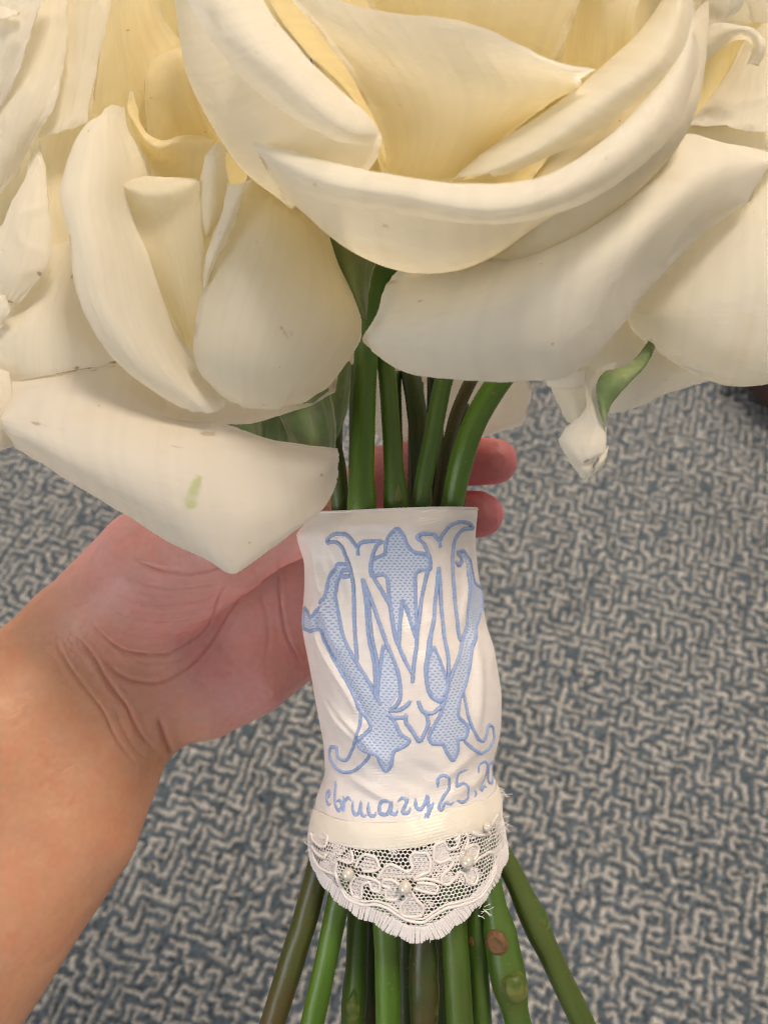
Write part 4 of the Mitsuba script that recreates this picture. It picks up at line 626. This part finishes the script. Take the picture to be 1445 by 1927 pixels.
ROSE = {}
for code, text in (("A", "open cream white rose nearest the viewer, its rim rolled over above the stems"),
                   ("B", "white rose with long folded petals and one broad drooping petal above the thumb"),
                   ("C", "white rose cut off at the upper edge beside the long folded petals"),
                   ("D", "white rose with a smooth rounded bell of petals and a withered curl hanging beneath"),
                   ("E", "warm lit white rose with a curled open petal tip behind the nearest rose"),
                   ("F", "white rose half hidden behind the green stems above the fingertips")):
    name = "white_rose" if not ROSE else f"white_rose_{len(ROSE):03d}"
    ROSE[code] = thing(name, text, "rose", "white roses of the bouquet")
seed = 20
for code, petals in PETALS.items():
    for t0, t1, rows in petals:
        seed += 1
        g = np.asarray(rows, float) / 100
        size = max(np.linalg.norm(g[0, 0] - g[-1, -1]), np.linalg.norm(g[0, -1] - g[-1, 0]))
        nu, nv = (68, 50) if size > 3 else (40, 32)
        V, F, u, v = sheet(spline_grid(rows, nu, nv), 0.022, seed, wave=0.034 if code in "CE" else 0.024 if size > 3 else 0.014, edge_noise=0.075 if code == "D" and size < 3 else 0.035 if code in "CDE" or size < 3 else 0.02,
                           crease=0.05 if code == "D" and size < 3 else 0.045 if code == "C" else 0.03 if code == "E" else 0.02 if size < 3 else 0.012)
        put(numbered(ROSE[code] + "__petal"), V, F, "petal_bsdf", uv=np.stack([u, t0 + ((t1 if abs(t1 - t0) > 0.03 else t0 - 0.03) - t0) * v], 1))
for code, rows in SEPALS:
    seed += 1
    V, F, u, v = sheet(spline_grid(rows, 24, 28), 0.05, seed, wave=0.02, edge_noise=0.012)
    put(numbered(ROSE[code] + "__sepal"), V, F, "leaf_bsdf", uv=np.stack([u, v], 1))

# ------------------------------------------------------------------ stems: six belong to the roses above, the others stand on their own
STEM_KEY, STEM_PATH = {}, {}
STEM_TEXT = {"x1": "brownish stem fanning out lowest beside the forearm under the lace cuff", "x2": "slim green stem between the bright stem and the stem with brown knots",
             "x3": "green stem with a round brown cut knot and a green stub below the lace", "x4": "dark stem in shadow behind the middle of the bundle below the lace",
             "x5": "dark stem in shadow behind the green stems, beside the light green bud", "x6": "dark thin stem in shadow behind the bright green stem below the lace"}
for key, (col, pts) in STEMS.items():
    p = np.asarray(pts, float) / 100
    d = np.r_[0, np.cumsum(np.linalg.norm(np.diff(p[:, :3], axis=0), axis=1))]
    t = np.linspace(0, d[-1], 170)
    path = PchipInterpolator(d, p[:, :3])(t)
    path = np.stack([np.convolve(np.pad(path[:, k], 4, mode="reflect", reflect_type="odd"), np.ones(9) / 9, "valid") for k in range(3)], 1)
    r = PchipInterpolator(d, p[:, 3] / 10)(t) * (1 + 0.07 * (meshkit.fbm(np.stack([t * 0.8, t * 0 + seed, t * 0], -1), 3, seed) - 0.5))
    for nk, x, y, z, nr, kind in NUBS:                        # a node swells the stem
        if nk == key:
            dn = np.linalg.norm(path - np.array([x, y, z]) / 100, axis=1)
            r = r * (1 + 0.16 * gauss(dn - dn.min(), 0.35))
    STEM_PATH[key] = np.c_[path, r]
    V, F, uv = tube(path, r, 24)
    V = V + (meshkit.fbm(V * 1.5, 2, seed) - 0.5)[:, None] * 0.03
    seed += 1
    if key in ROSE:
        k = ROSE[key] + "__stem"
    else:
        n_x = sum(q.startswith("rose_stem") for q in STEM_KEY.values())
        k = "rose_stem" + (f"_{n_x:03d}" if n_x else "")
        thing(k, STEM_TEXT[key], "stem", "cut rose stems in the sleeve")
    STEM_KEY[key] = k
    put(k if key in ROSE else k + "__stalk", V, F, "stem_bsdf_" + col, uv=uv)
for i, (key, x, y, z, r, kind) in enumerate(NUBS):
    c, r = np.array([x, y, z]) / 100, r / 1000
    s = trimesh.creation.icosphere(subdivisions=3)
    v = np.array(s.vertices)
    v = v * (1 + 0.35 * (meshkit.fbm(v * 1.7 + i, 3, i) - 0.5))[:, None]
    path = STEM_PATH[key]
    j = np.argmin(np.linalg.norm(path[:, :3] - c, axis=1))
    ax = path[min(j + 1, len(path) - 1), :3] - path[max(j - 1, 0), :3]
    ax /= np.linalg.norm(ax)
    out = c - path[j, :3]
    out -= ax * (out @ ax)
    out /= np.linalg.norm(out) + 1e-9
    side = np.cross(ax, out)
    c = path[j, :3] + out * (path[j, 3] * (0.82 if kind in ("bud", "bract") else 0.95))
    if kind == "cut":
        v = v * [1, 1.15, 0.5]
        rad = np.hypot(v[:, 0], v[:, 1])
        v[:, 2] -= np.where(v[:, 2] > 0, 0.28 * gauss(rad, 0.5) - 0.10 * gauss(rad - 0.75, 0.2), 0)
    elif kind == "stub":
        v = v * [0.95, 1.2, 0.75]
        v[:, 1] = np.clip(v[:, 1], -0.85 - 0.1 * meshkit.noise(v * 4, 3), 9)
    elif kind == "bud":
        v = np.stack([v[:, 0] * (0.8 - 0.45 * np.clip(-v[:, 1], 0, 1)), v[:, 1] * 2.0, v[:, 2] * (0.5 - 0.15 * v[:, 1])], 1)
    else:
        v = v * [0.75, 1.3, 0.5]
    v = v[:, :1] * side + v[:, 1:2] * ax + v[:, 2:] * out
    base = STEM_KEY[key]
    put(numbered(base + ("__bud" if kind in ("bud", "stub") else "__knot")), c + v * r, s.faces, "bud_bsdf" if kind in ("bud", "stub") else "nub_bsdf",
        label="light green cut stub of a side shoot" if kind == "stub" else None)

# ------------------------------------------------------------------ sleeve
thing("bouquet_sleeve", "white satin sleeve round the stems with blue embroidered monogram, date and lace cuff", "bouquet sleeve")
RM = 2.35                                                    # cm of cloth per radian, for cloth coordinates
hs, hy = np.array(HEM, float).T
hs, hy = hs / 1000, hy / 1000
hem_y = lambda s: np.interp(s, hs, hy)
ls, ly = np.array(SCALLOP, float).T
ls, ly = ls / 1000, ly / 1000


def scallop_y(s):
    """The lower edge of the lace all round: the traced scallop in front, repeated behind."""
    a, b = ls[0], ls[-1]
    span = b - a
    q = a + np.mod(s - a, span)
    return np.interp(q, ls, ly)


ss = np.linspace(-np.pi, np.pi, 241)
ny = 170
top = YTOP - 0.02 + 0.035 * np.sin(ss) + 0.03 * np.sin(ss * 2.0 + 0.6)
tt = np.linspace(0, 1, ny)
S2, Y2 = np.repeat(ss[:, None], ny, 1), top[:, None] + (hem_y(ss) - top)[:, None] * tt[None]
outer = sleeve(S2, Y2)
inner = sleeve(S2, Y2, -0.045)
nn = S2.size
q = grid_faces(len(ss), ny)
rim0, rim1 = np.arange(len(ss)) * ny, np.arange(len(ss)) * ny + ny - 1
V = np.vstack([outer.reshape(-1, 3), inner.reshape(-1, 3)])
F = np.vstack([tris(q), tris(q[:, ::-1] + nn), tris(np.stack([rim0[1:], rim0[:-1], rim0[:-1] + nn, rim0[1:] + nn], 1)), tris(np.stack([rim1[:-1], rim1[1:], rim1[1:] + nn, rim1[:-1] + nn], 1))])
uvc = np.tile(np.stack([S2 * RM * 10, Y2 * 10], -1).reshape(-1, 2), (2, 1))
put("bouquet_sleeve__satin", V, F, "satin_bsdf", uv=uvc)
# the rolled top hem
put("bouquet_sleeve__top_hem", *(lambda a: (a[0], a[1], "satin_bsdf"))(tube(sleeve(ss, top - 0.03, -0.01), 0.045, 8)))
# the ribbon along the lower edge
nr = 24
low = hem_y(ss) - 0.05
high = low + 0.66 + 0.04 * np.sin(ss * 1.7)
tt = np.linspace(0, 1, nr)
S3, Y3 = np.repeat(ss[:, None], nr, 1), high[:, None] + (low - high)[:, None] * tt
bulge = 0.028 + 0.02 * np.sin(np.pi * tt)[None] + 0.035 * (meshkit.fbm(np.stack([S3 * 6, Y3 * 1.2, S3 * 0], -1), 2, 4) - 0.5)
ro, ri = sleeve(S3, Y3, bulge), sleeve(S3, Y3, 0.012)
q, nn = grid_faces(len(ss), nr), S3.size
e0, e1 = np.arange(len(ss)) * nr, np.arange(len(ss)) * nr + nr - 1
put("bouquet_sleeve__ribbon_band", np.vstack([ro.reshape(-1, 3), ri.reshape(-1, 3)]),
    np.vstack([tris(q), tris(q[:, ::-1] + nn), tris(np.stack([e0[1:], e0[:-1], e0[:-1] + nn, e0[1:] + nn], 1)), tris(np.stack([e1[:-1], e1[1:], e1[1:] + nn, e1[:-1] + nn], 1))]),
    "ribbon_bsdf", uv=np.tile(np.stack([S3 * RM * 10, Y3 * 10], -1).reshape(-1, 2), (2, 1)))


def cloth(pts):
    """Integers (milliradian, 0.01 mm) -> (cm round, cm along) of the cloth."""
    p = np.asarray(pts, float) / 1000
    return np.stack([p[:, 0] * RM, p[:, 1]], 1)


def on(p, lift=0.0):
    return sleeve(p[:, 0] / RM, p[:, 1], lift)


def up_at(p):
    e = 0.02
    a, b = on(p + [e, 0]) - on(p - [e, 0]), on(p + [0, e]) - on(p - [0, e])
    n = np.cross(a, b)
    return n / (np.linalg.norm(n, axis=1, keepdims=True) + 1e-12)


def cord(pts, width, lift=0.0, n=8, step=0.035, squash=0.8, twist=0.24, raw=False, taper=False):
    p = resample(pts if raw else cloth(pts), step)
    ph = np.arange(len(p))
    r = width * 0.5 * (1 + twist * np.where(ph % 2, 1, -1) * 0.5 + twist * (meshkit.noise(np.stack([ph * 0.7, ph * 0, ph * 0 + len(p)], -1), 2) - 0.5))
    if taper:
        r = r * np.clip(np.minimum(ph, len(p) - 1 - ph) / 6 + 0.45, 0, 1)
    v, f, uv = tube(on(p, lift), r, n, up=up_at(p), squash=squash)
    return v, f, uv * [1, 40]


def patch(pts, lift, step=0.07):
    poly = shapely.Polygon(cloth(pts)).buffer(0)
    poly = max(getattr(poly, "geoms", [poly]), key=lambda g: g.area)
    x0, y0, x1, y1 = poly.bounds
    gx, gy = np.meshgrid(np.arange(x0, x1, step), np.arange(y0, y1, step))
    g = np.stack([gx.ravel(), gy.ravel()], 1)
    g = g[shapely.contains_xy(poly.buffer(-0.3 * step), g[:, 0], g[:, 1])]
    b = np.array(shapely.segmentize(poly.exterior, step).coords)[:-1]
    p = np.vstack([b, g])
    tri = Delaunay(p).simplices
    c = p[tri].mean(1)
    tri = tri[shapely.contains_xy(poly, c[:, 0], c[:, 1])]
    a = p[tri]
    flip = np.cross(a[:, 1] - a[:, 0], a[:, 2] - a[:, 0]) < 0
    tri[flip] = tri[flip][:, ::-1]
    v = np.vstack([on(p, lift), on(p, 0.002)])
    k, m = np.arange(len(b)), len(p)
    side = np.stack([k, (k + 1) % len(b), (k + 1) % len(b) + m, k + m], 1)[:, ::-1]
    return v, np.vstack([tri, tri[:, ::-1] + m, tris(side)]), np.tile(p * 10, (2, 1))


for g in ("letter_m", "letter_w"):
    v, f, uv = join([cord(p, w / 8.5, lift=0.012 if g == "letter_w" else 0.018) for a, w, p in CORDS if a == g])
    put(f"bouquet_sleeve__{g}", v, f, "thread_bsdf", uv=uv, label="blue corded outline of the open white letter M" if g == "letter_m" else "blue corded outline of the letter W filled with dotted stitching")
for p in FILLS:
    v, f, uv = patch(p, 0.016)
    put(numbered("bouquet_sleeve__letter_w__dotted_filling"), v, f, "stitch_bsdf", smooth=False, uv=uv)
for g, p in LETTERS:
    v, f, uv = cord(p, 0.084 if g.startswith("digit") else 0.096, lift=0.008, taper=True, squash=0.5)
    put(numbered(f"bouquet_sleeve__{g}"), v, f, "thread_bsdf", uv=uv)

# ------------------------------------------------------------------ lace cuff
TH = []                                                       # net threads


def thread(p, r, lift, n=4, step=0.06):
    v, f, uv = tube(on(resample(p, step), lift), r, n, cap=False, up=up_at(resample(p, step)))
    return v, f, uv


inside = lambda p: (p[:, 1] < hem_y(p[:, 0] / RM) + 0.05) & (p[:, 1] > scallop_y(p[:, 0] / RM) + 0.12)
cell = 0.058
net = []
for i in range(int(2 * np.pi * RM / (cell * math.sqrt(3)))):
    for j in range(74):
        cx = -np.pi * RM + (i + 0.5 * (j % 2)) * cell * math.sqrt(3)
        cy = float(hs.min() * 0 + hy.max()) + 0.1 - j * 1.5 * cell
        for a in (30, 90, 150):
            p = np.array([[cx + cell * math.cos(math.radians(a)), cy + cell * math.sin(math.radians(a))], [cx + cell * math.cos(math.radians(a + 60)), cy + cell * math.sin(math.radians(a + 60))]])
            p += 0.060 * (meshkit.noise(np.c_[p * 7, [1.5, 1.5]], 3) - 0.5)[:, None] * [1, -1.3]
            if inside(p).all() and abs(cx) < 2.3 * RM:
                net.append((on(p, 0.02), 0.0170))
fine = 0.040
for i in range(int(2 * np.pi * RM / (fine * math.sqrt(3)))):
    for j in range(106):
        cx, cy = -np.pi * RM + (i + 0.5 * (j % 2)) * fine * math.sqrt(3), float(hy.max()) + 0.1 - j * 1.5 * fine
        if abs(cx) > 1.75 * RM or meshkit.fbm(np.array([cx * 1.5 + 4, cy * 1.9, 0.5]), 2, 3) < 0.53:
            continue
        for a in (30, 90, 150):
            p = np.array([[cx + fine * math.cos(math.radians(b)), cy + fine * math.sin(math.radians(b))] for b in (a, a + 60)])
            p += 0.050 * (meshkit.noise(np.c_[p * 9, [2.5, 2.5]], 3) - 0.5)[:, None] * [1, -1.3]
            if inside(p).all():
                net.append((on(p, 0.012), 0.01))
P0, P1 = np.array([a[0][0] for a in net]), np.array([a[0][1] for a in net])
ax = (P1 - P0) / np.linalg.norm(P1 - P0, axis=1, keepdims=True)
e1 = np.cross(ax, [0.2, 0.1, 0.97]); e1 /= np.linalg.norm(e1, axis=1, keepdims=True)
e2 = np.cross(ax, e1)
ringv = [math.cos(a) * e1 + math.sin(a) * e2 for a in (0, 2.0944, 4.1888)]
V = np.stack([P0 + 0.0170 * ringv[0], P0 + 0.0170 * ringv[1], P0 + 0.0170 * ringv[2], P1 + 0.0170 * ringv[0], P1 + 0.0170 * ringv[1], P1 + 0.0170 * ringv[2]], 1)
fq = np.array([[0, 1, 4, 3], [1, 2, 5, 4], [2, 0, 3, 5]])
F = (tris(fq)[None] + 6 * np.arange(len(V))[:, None, None]).reshape(-1, 3)
thing_net = "bouquet_sleeve__lace_net"
put(thing_net, V.reshape(-1, 3), F, "lace_bsdf", smooth=True, kind="stuff")
# fine close weave inside the petals of the motifs
weave = []
for k in range(1, len(LACES)):
    poly = shapely.Polygon(cloth(LACES[k])).buffer(0).buffer(-0.02)
    if poly.is_empty:
        continue
    x0, y0, x1, y1 = poly.bounds
    for x in np.arange(x0, x1, 0.028):
        for seg in getattr(shapely.LineString([(x, y0 - 1), (x + 0.03, y1 + 1)]).intersection(poly), "geoms", [shapely.LineString([(x, y0 - 1), (x + 0.03, y1 + 1)]).intersection(poly)]):
            if seg.length > 0.05:
                weave.append(thread(np.array(seg.coords), 0.0105, 0.022, 3, 0.12))
    for y in np.arange(y0, y1, 0.045):
        got = shapely.LineString([(x0 - 1, y), (x1 + 1, y + 0.02)]).intersection(poly)
        for seg in getattr(got, "geoms", [got]):
            if seg.length > 0.05:
                weave.append(thread(np.array(seg.coords), 0.0090, 0.022, 3, 0.12))
put("bouquet_sleeve__lace_weave", *(lambda a: (a[0], a[1], "lace_bsdf"))(join(weave)), kind="stuff")
for p in LACES:
    v, f, uv = cord(p, 0.080, lift=0.045, squash=0.9, twist=0.05)
    put(numbered("bouquet_sleeve__lace_cord"), v, f, "gimp_bsdf", uv=uv)
v, f, uv = cord([(a, b + 90) for a, b in LACES[0][4:-3]], 0.06, lift=0.04, squash=0.9, twist=0.05)
put(numbered("bouquet_sleeve__lace_cord"), v, f, "gimp_bsdf", uv=uv)
# the scalloped border: close-set loops of thread
sc = resample(np.stack([ls * RM, ly], 1), 0.060)
tang = np.gradient(sc, axis=0); tang /= np.linalg.norm(tang, axis=1, keepdims=True)
nin = np.stack([-tang[:, 1], tang[:, 0]], 1)
loops = []
for turn in (-1, 0, 1):
    for i, (c, d) in enumerate(zip(sc, nin)):
        if turn and abs(c[0] / RM + turn * (ls[-1] - ls[0])) > 2.6:
            continue
        c = c + [turn * (ls[-1] - ls[0]) * RM, 0]
        L = 0.33 + 0.02 * rng.random()
        j = rng.normal(0, 0.008, 2) - d * (0.085 * abs(math.sin(i * 0.30)) + 0.012 * rng.random())
        p = np.array([c + j, c + d * L * 0.5 + j * 0.6, c + d * L])
        v, f, uv = tube(on(resample(p, 0.06), 0.025), 0.034 + 0.005 * rng.random(), 7, up=up_at(resample(p, 0.06)), squash=0.8)
        loops.append((v, f, uv))
        if rng.random() < 0.2:
            e = c - d * (0.05 + 0.05 * rng.random())
            loops.append(tube(on(resample(np.array([c, e + rng.normal(0, 0.02, 2)]), 0.04), 0.03), 0.009, 4))
put("bouquet_sleeve__lace_border", *(lambda a: (a[0], a[1], "lace_bsdf"))(join(loops)), kind="stuff")
for i, (s, y, r) in enumerate(PEARLS):
    c = sleeve(s / 1000, y / 1000, 0.09 + r / 2000)
    ball = trimesh.creation.icosphere(subdivisions=3, radius=r / 1000)
    put(numbered("bouquet_sleeve__pearl"), ball.vertices + c, ball.faces, "pearl_bsdf")
# frayed threads at the turned-back edge
fray = []
for (s0, y0, dx, dy) in FRAY:
    c = np.array([s0 / 1000 * RM, y0 / 1000])
    for _ in range(9):
        a, ln = rng.normal(0, 0.6), 0.08 + 0.2 * rng.random()
        q0 = on((c + rng.normal(0, 0.09, 2))[None], 0.03)[0]
        dirv = np.array([dx * math.cos(a) - dy * math.sin(a), dx * math.sin(a) + dy * math.cos(a), rng.normal(0, 0.3)])
        t = np.linspace(0, 1, 7)[:, None]
        fray.append(tube(q0 + dirv * ln * t + np.array([0.05, 0.07, 0.05]) * rng.normal(0, 1, 3) * t ** 2, 0.008, 4))
put("bouquet_sleeve__frayed_thread", *(lambda a: (a[0], a[1], "lace_bsdf"))(join(fray)), kind="stuff")

# ------------------------------------------------------------------ the hand
def pores(p, n, uv):
    q = p * 1000.0
    a = uv.x * 0.80 + uv.y * 0.45
    b = uv.y * 0.80 - uv.x * 0.45
    lines = fbm(a * 0.55, b * 1.7, 0.0) + 0.7 * noise(a * 1.9, b * 0.7, 4.0)
    return 0.00012 * lines + 0.00005 * noise(q.x * 2.3, q.y * 2.3, q.z * 2.3)


scene["skin_bsdf"] = {"type": "bumpmap", "arbitrary": proc(pores, 1e-4), "scale": 1.0,
                      "bsdf": {"type": "principled", "base_color": {"type": "mesh_attribute", "name": "vertex_color"}, "roughness": 0.44, "specular": 0.42, "flatness": 0.6}}
hm = hand_mesh()
hv, hn = np.array(hm.vertices), np.array(hm.vertex_normals)
deep, dark = np.zeros(len(hv)), np.zeros(len(hv))
front = hn[:, 2] > -0.2
for d, w, pts in CREASES:
    path = resample(np.asarray(pts, float) / 100, 0.04)
    dist = np.full(len(hv), 9.0)
    dist[front], idx = cKDTree(path).query(hv[front], distance_upper_bound=1.0)
    tt = np.zeros(len(hv)); tt[front] = np.minimum(idx, len(path) - 1) / (len(path) - 1)
    fade = np.clip(np.minimum(tt, 1 - tt) / 0.18, 0.15, 1)
    w = w / 10
    deep += 0.6 * d / 10 * fade * (gauss(dist, w * 0.36) - 0.30 * gauss(dist - w * 1.25, w * 0.7))
    dark = np.maximum(dark, fade * min(1, d * 1.1) * gauss(dist, w * 0.4))
for i in range(15):                                           # fine lines over the ball of the thumb
    a0, b0 = np.asarray(CREASES[1 + i % 5][2], float) / 100, np.asarray(CREASES[2 + i % 5][2], float) / 100
    k = 0.15 + 0.7 * rng.random()
    path = resample(a0, 0.04)[: 400]
    pb = resample(b0, 0.04)
    m = np.linspace(0, 1, 60)
    path = path[(m * (len(path) - 1)).astype(int)] * (1 - k) + pb[(m * (len(pb) - 1)).astype(int)] * k
    lo = rng.integers(0, 30)
    path = path[lo: lo + 18 + rng.integers(0, 22)] + rng.normal(0, 0.03, 3)
    dd = np.full(len(hv), 9.0)
    dd[front], idx = cKDTree(path).query(hv[front], distance_upper_bound=0.4)
    tt = np.zeros(len(hv)); tt[front] = np.minimum(idx, len(path) - 1) / (len(path) - 1)
    fade = np.clip(np.minimum(tt, 1 - tt) / 0.3, 0, 1)
    deep += 0.013 * fade * gauss(dd, 0.045)
    dark = np.maximum(dark, 0.30 * fade * gauss(dd, 0.04))
soft = meshkit.fbm(hv * 0.8, 3, 2) - 0.5
fine = meshkit.fbm(np.c_[hv[:, 0] * 2.2 + hv[:, 1], hv[:, 1] * 3.2, hv[:, 2] * 2], 2, 6) - 0.5
hv = hv - hn * (deep - 0.10 * soft - 0.018 * fine)[:, None]
hv = close_seams(np.asarray(hm.faces), hv)
pink = 0.6 * np.clip((hv[:, 0] + 0.9 * hv[:, 1] + 13.4) / 4.0, 0, 1) + 0.4 * np.clip((hv[:, 0] + 2.0) / 3.5, 0, 1)
def blend(a, b, k):
    return np.asarray(a) * (1 - k[:, None]) + np.asarray(b) * k[:, None]


tone = blend((0.59, 0.300, 0.175), (0.71, 0.350, 0.305), np.clip(pink / 0.6, 0, 1))
tone = blend(tone, (0.64, 0.20, 0.205), np.clip((pink - 0.6) / 0.4, 0, 1))
tone = tone * (0.90 + 0.22 * meshkit.fbm(hv * 0.4, 3, 15))[:, None]
tone = blend(tone, tone * [1.03, 0.86, 0.86], 0.6 * np.clip((meshkit.fbm(hv * 2.0, 3, 16) - 0.42) / 0.3, 0, 1))
tone = tone * (0.95 + 0.10 * meshkit.noise(hv * 9.0, 17))[:, None]
tone = blend(tone, tone * [0.93, 0.97, 1.06], 0.8 * np.clip((meshkit.fbm(hv * [0.9, 0.5, 0.9], 2, 44) - 0.5) / 0.2, 0, 1))
tone = blend(tone, tone * [0.74, 0.58, 0.56], dark)
put("person", hv, hm.faces, "skin_bsdf", uv=hv[:, :2] * [10, 10], color=tone,
    label="bare left forearm and open hand holding the wrapped stems from behind", category="person")

# ------------------------------------------------------------------ the dark thing on the carpet at the edge of the frame
thing("dark_bundle", "dark brown rounded object with a red spot lying on the carpet at the picture edge", "object")
s = trimesh.creation.icosphere(subdivisions=4)
v = np.array(s.vertices) * [0.075, 0.11, 0.05]
v *= (1 + 0.12 * (meshkit.fbm(np.array(s.vertices) * 2, 3, 4) - 0.5))[:, None]
bsdf("dark_bsdf", type="principled", base_color=rgb(0.045, 0.022, 0.018), roughness=0.5, specular=0.4)
bsdf("red_bsdf", type="principled", base_color=rgb(0.55, 0.03, 0.04), roughness=0.35, specular=0.5)
scene["dark_bundle__body"] = mikit.ply((v + [0.530, 0.765, 0.05], s.faces), "dark_bsdf", smooth=True)
scene["dark_bundle__red_spot"] = mikit.ply((np.array(s.vertices) * [0.012, 0.012, 0.014] + [0.457, 0.745, 0.066], s.faces), "red_bsdf", smooth=True)
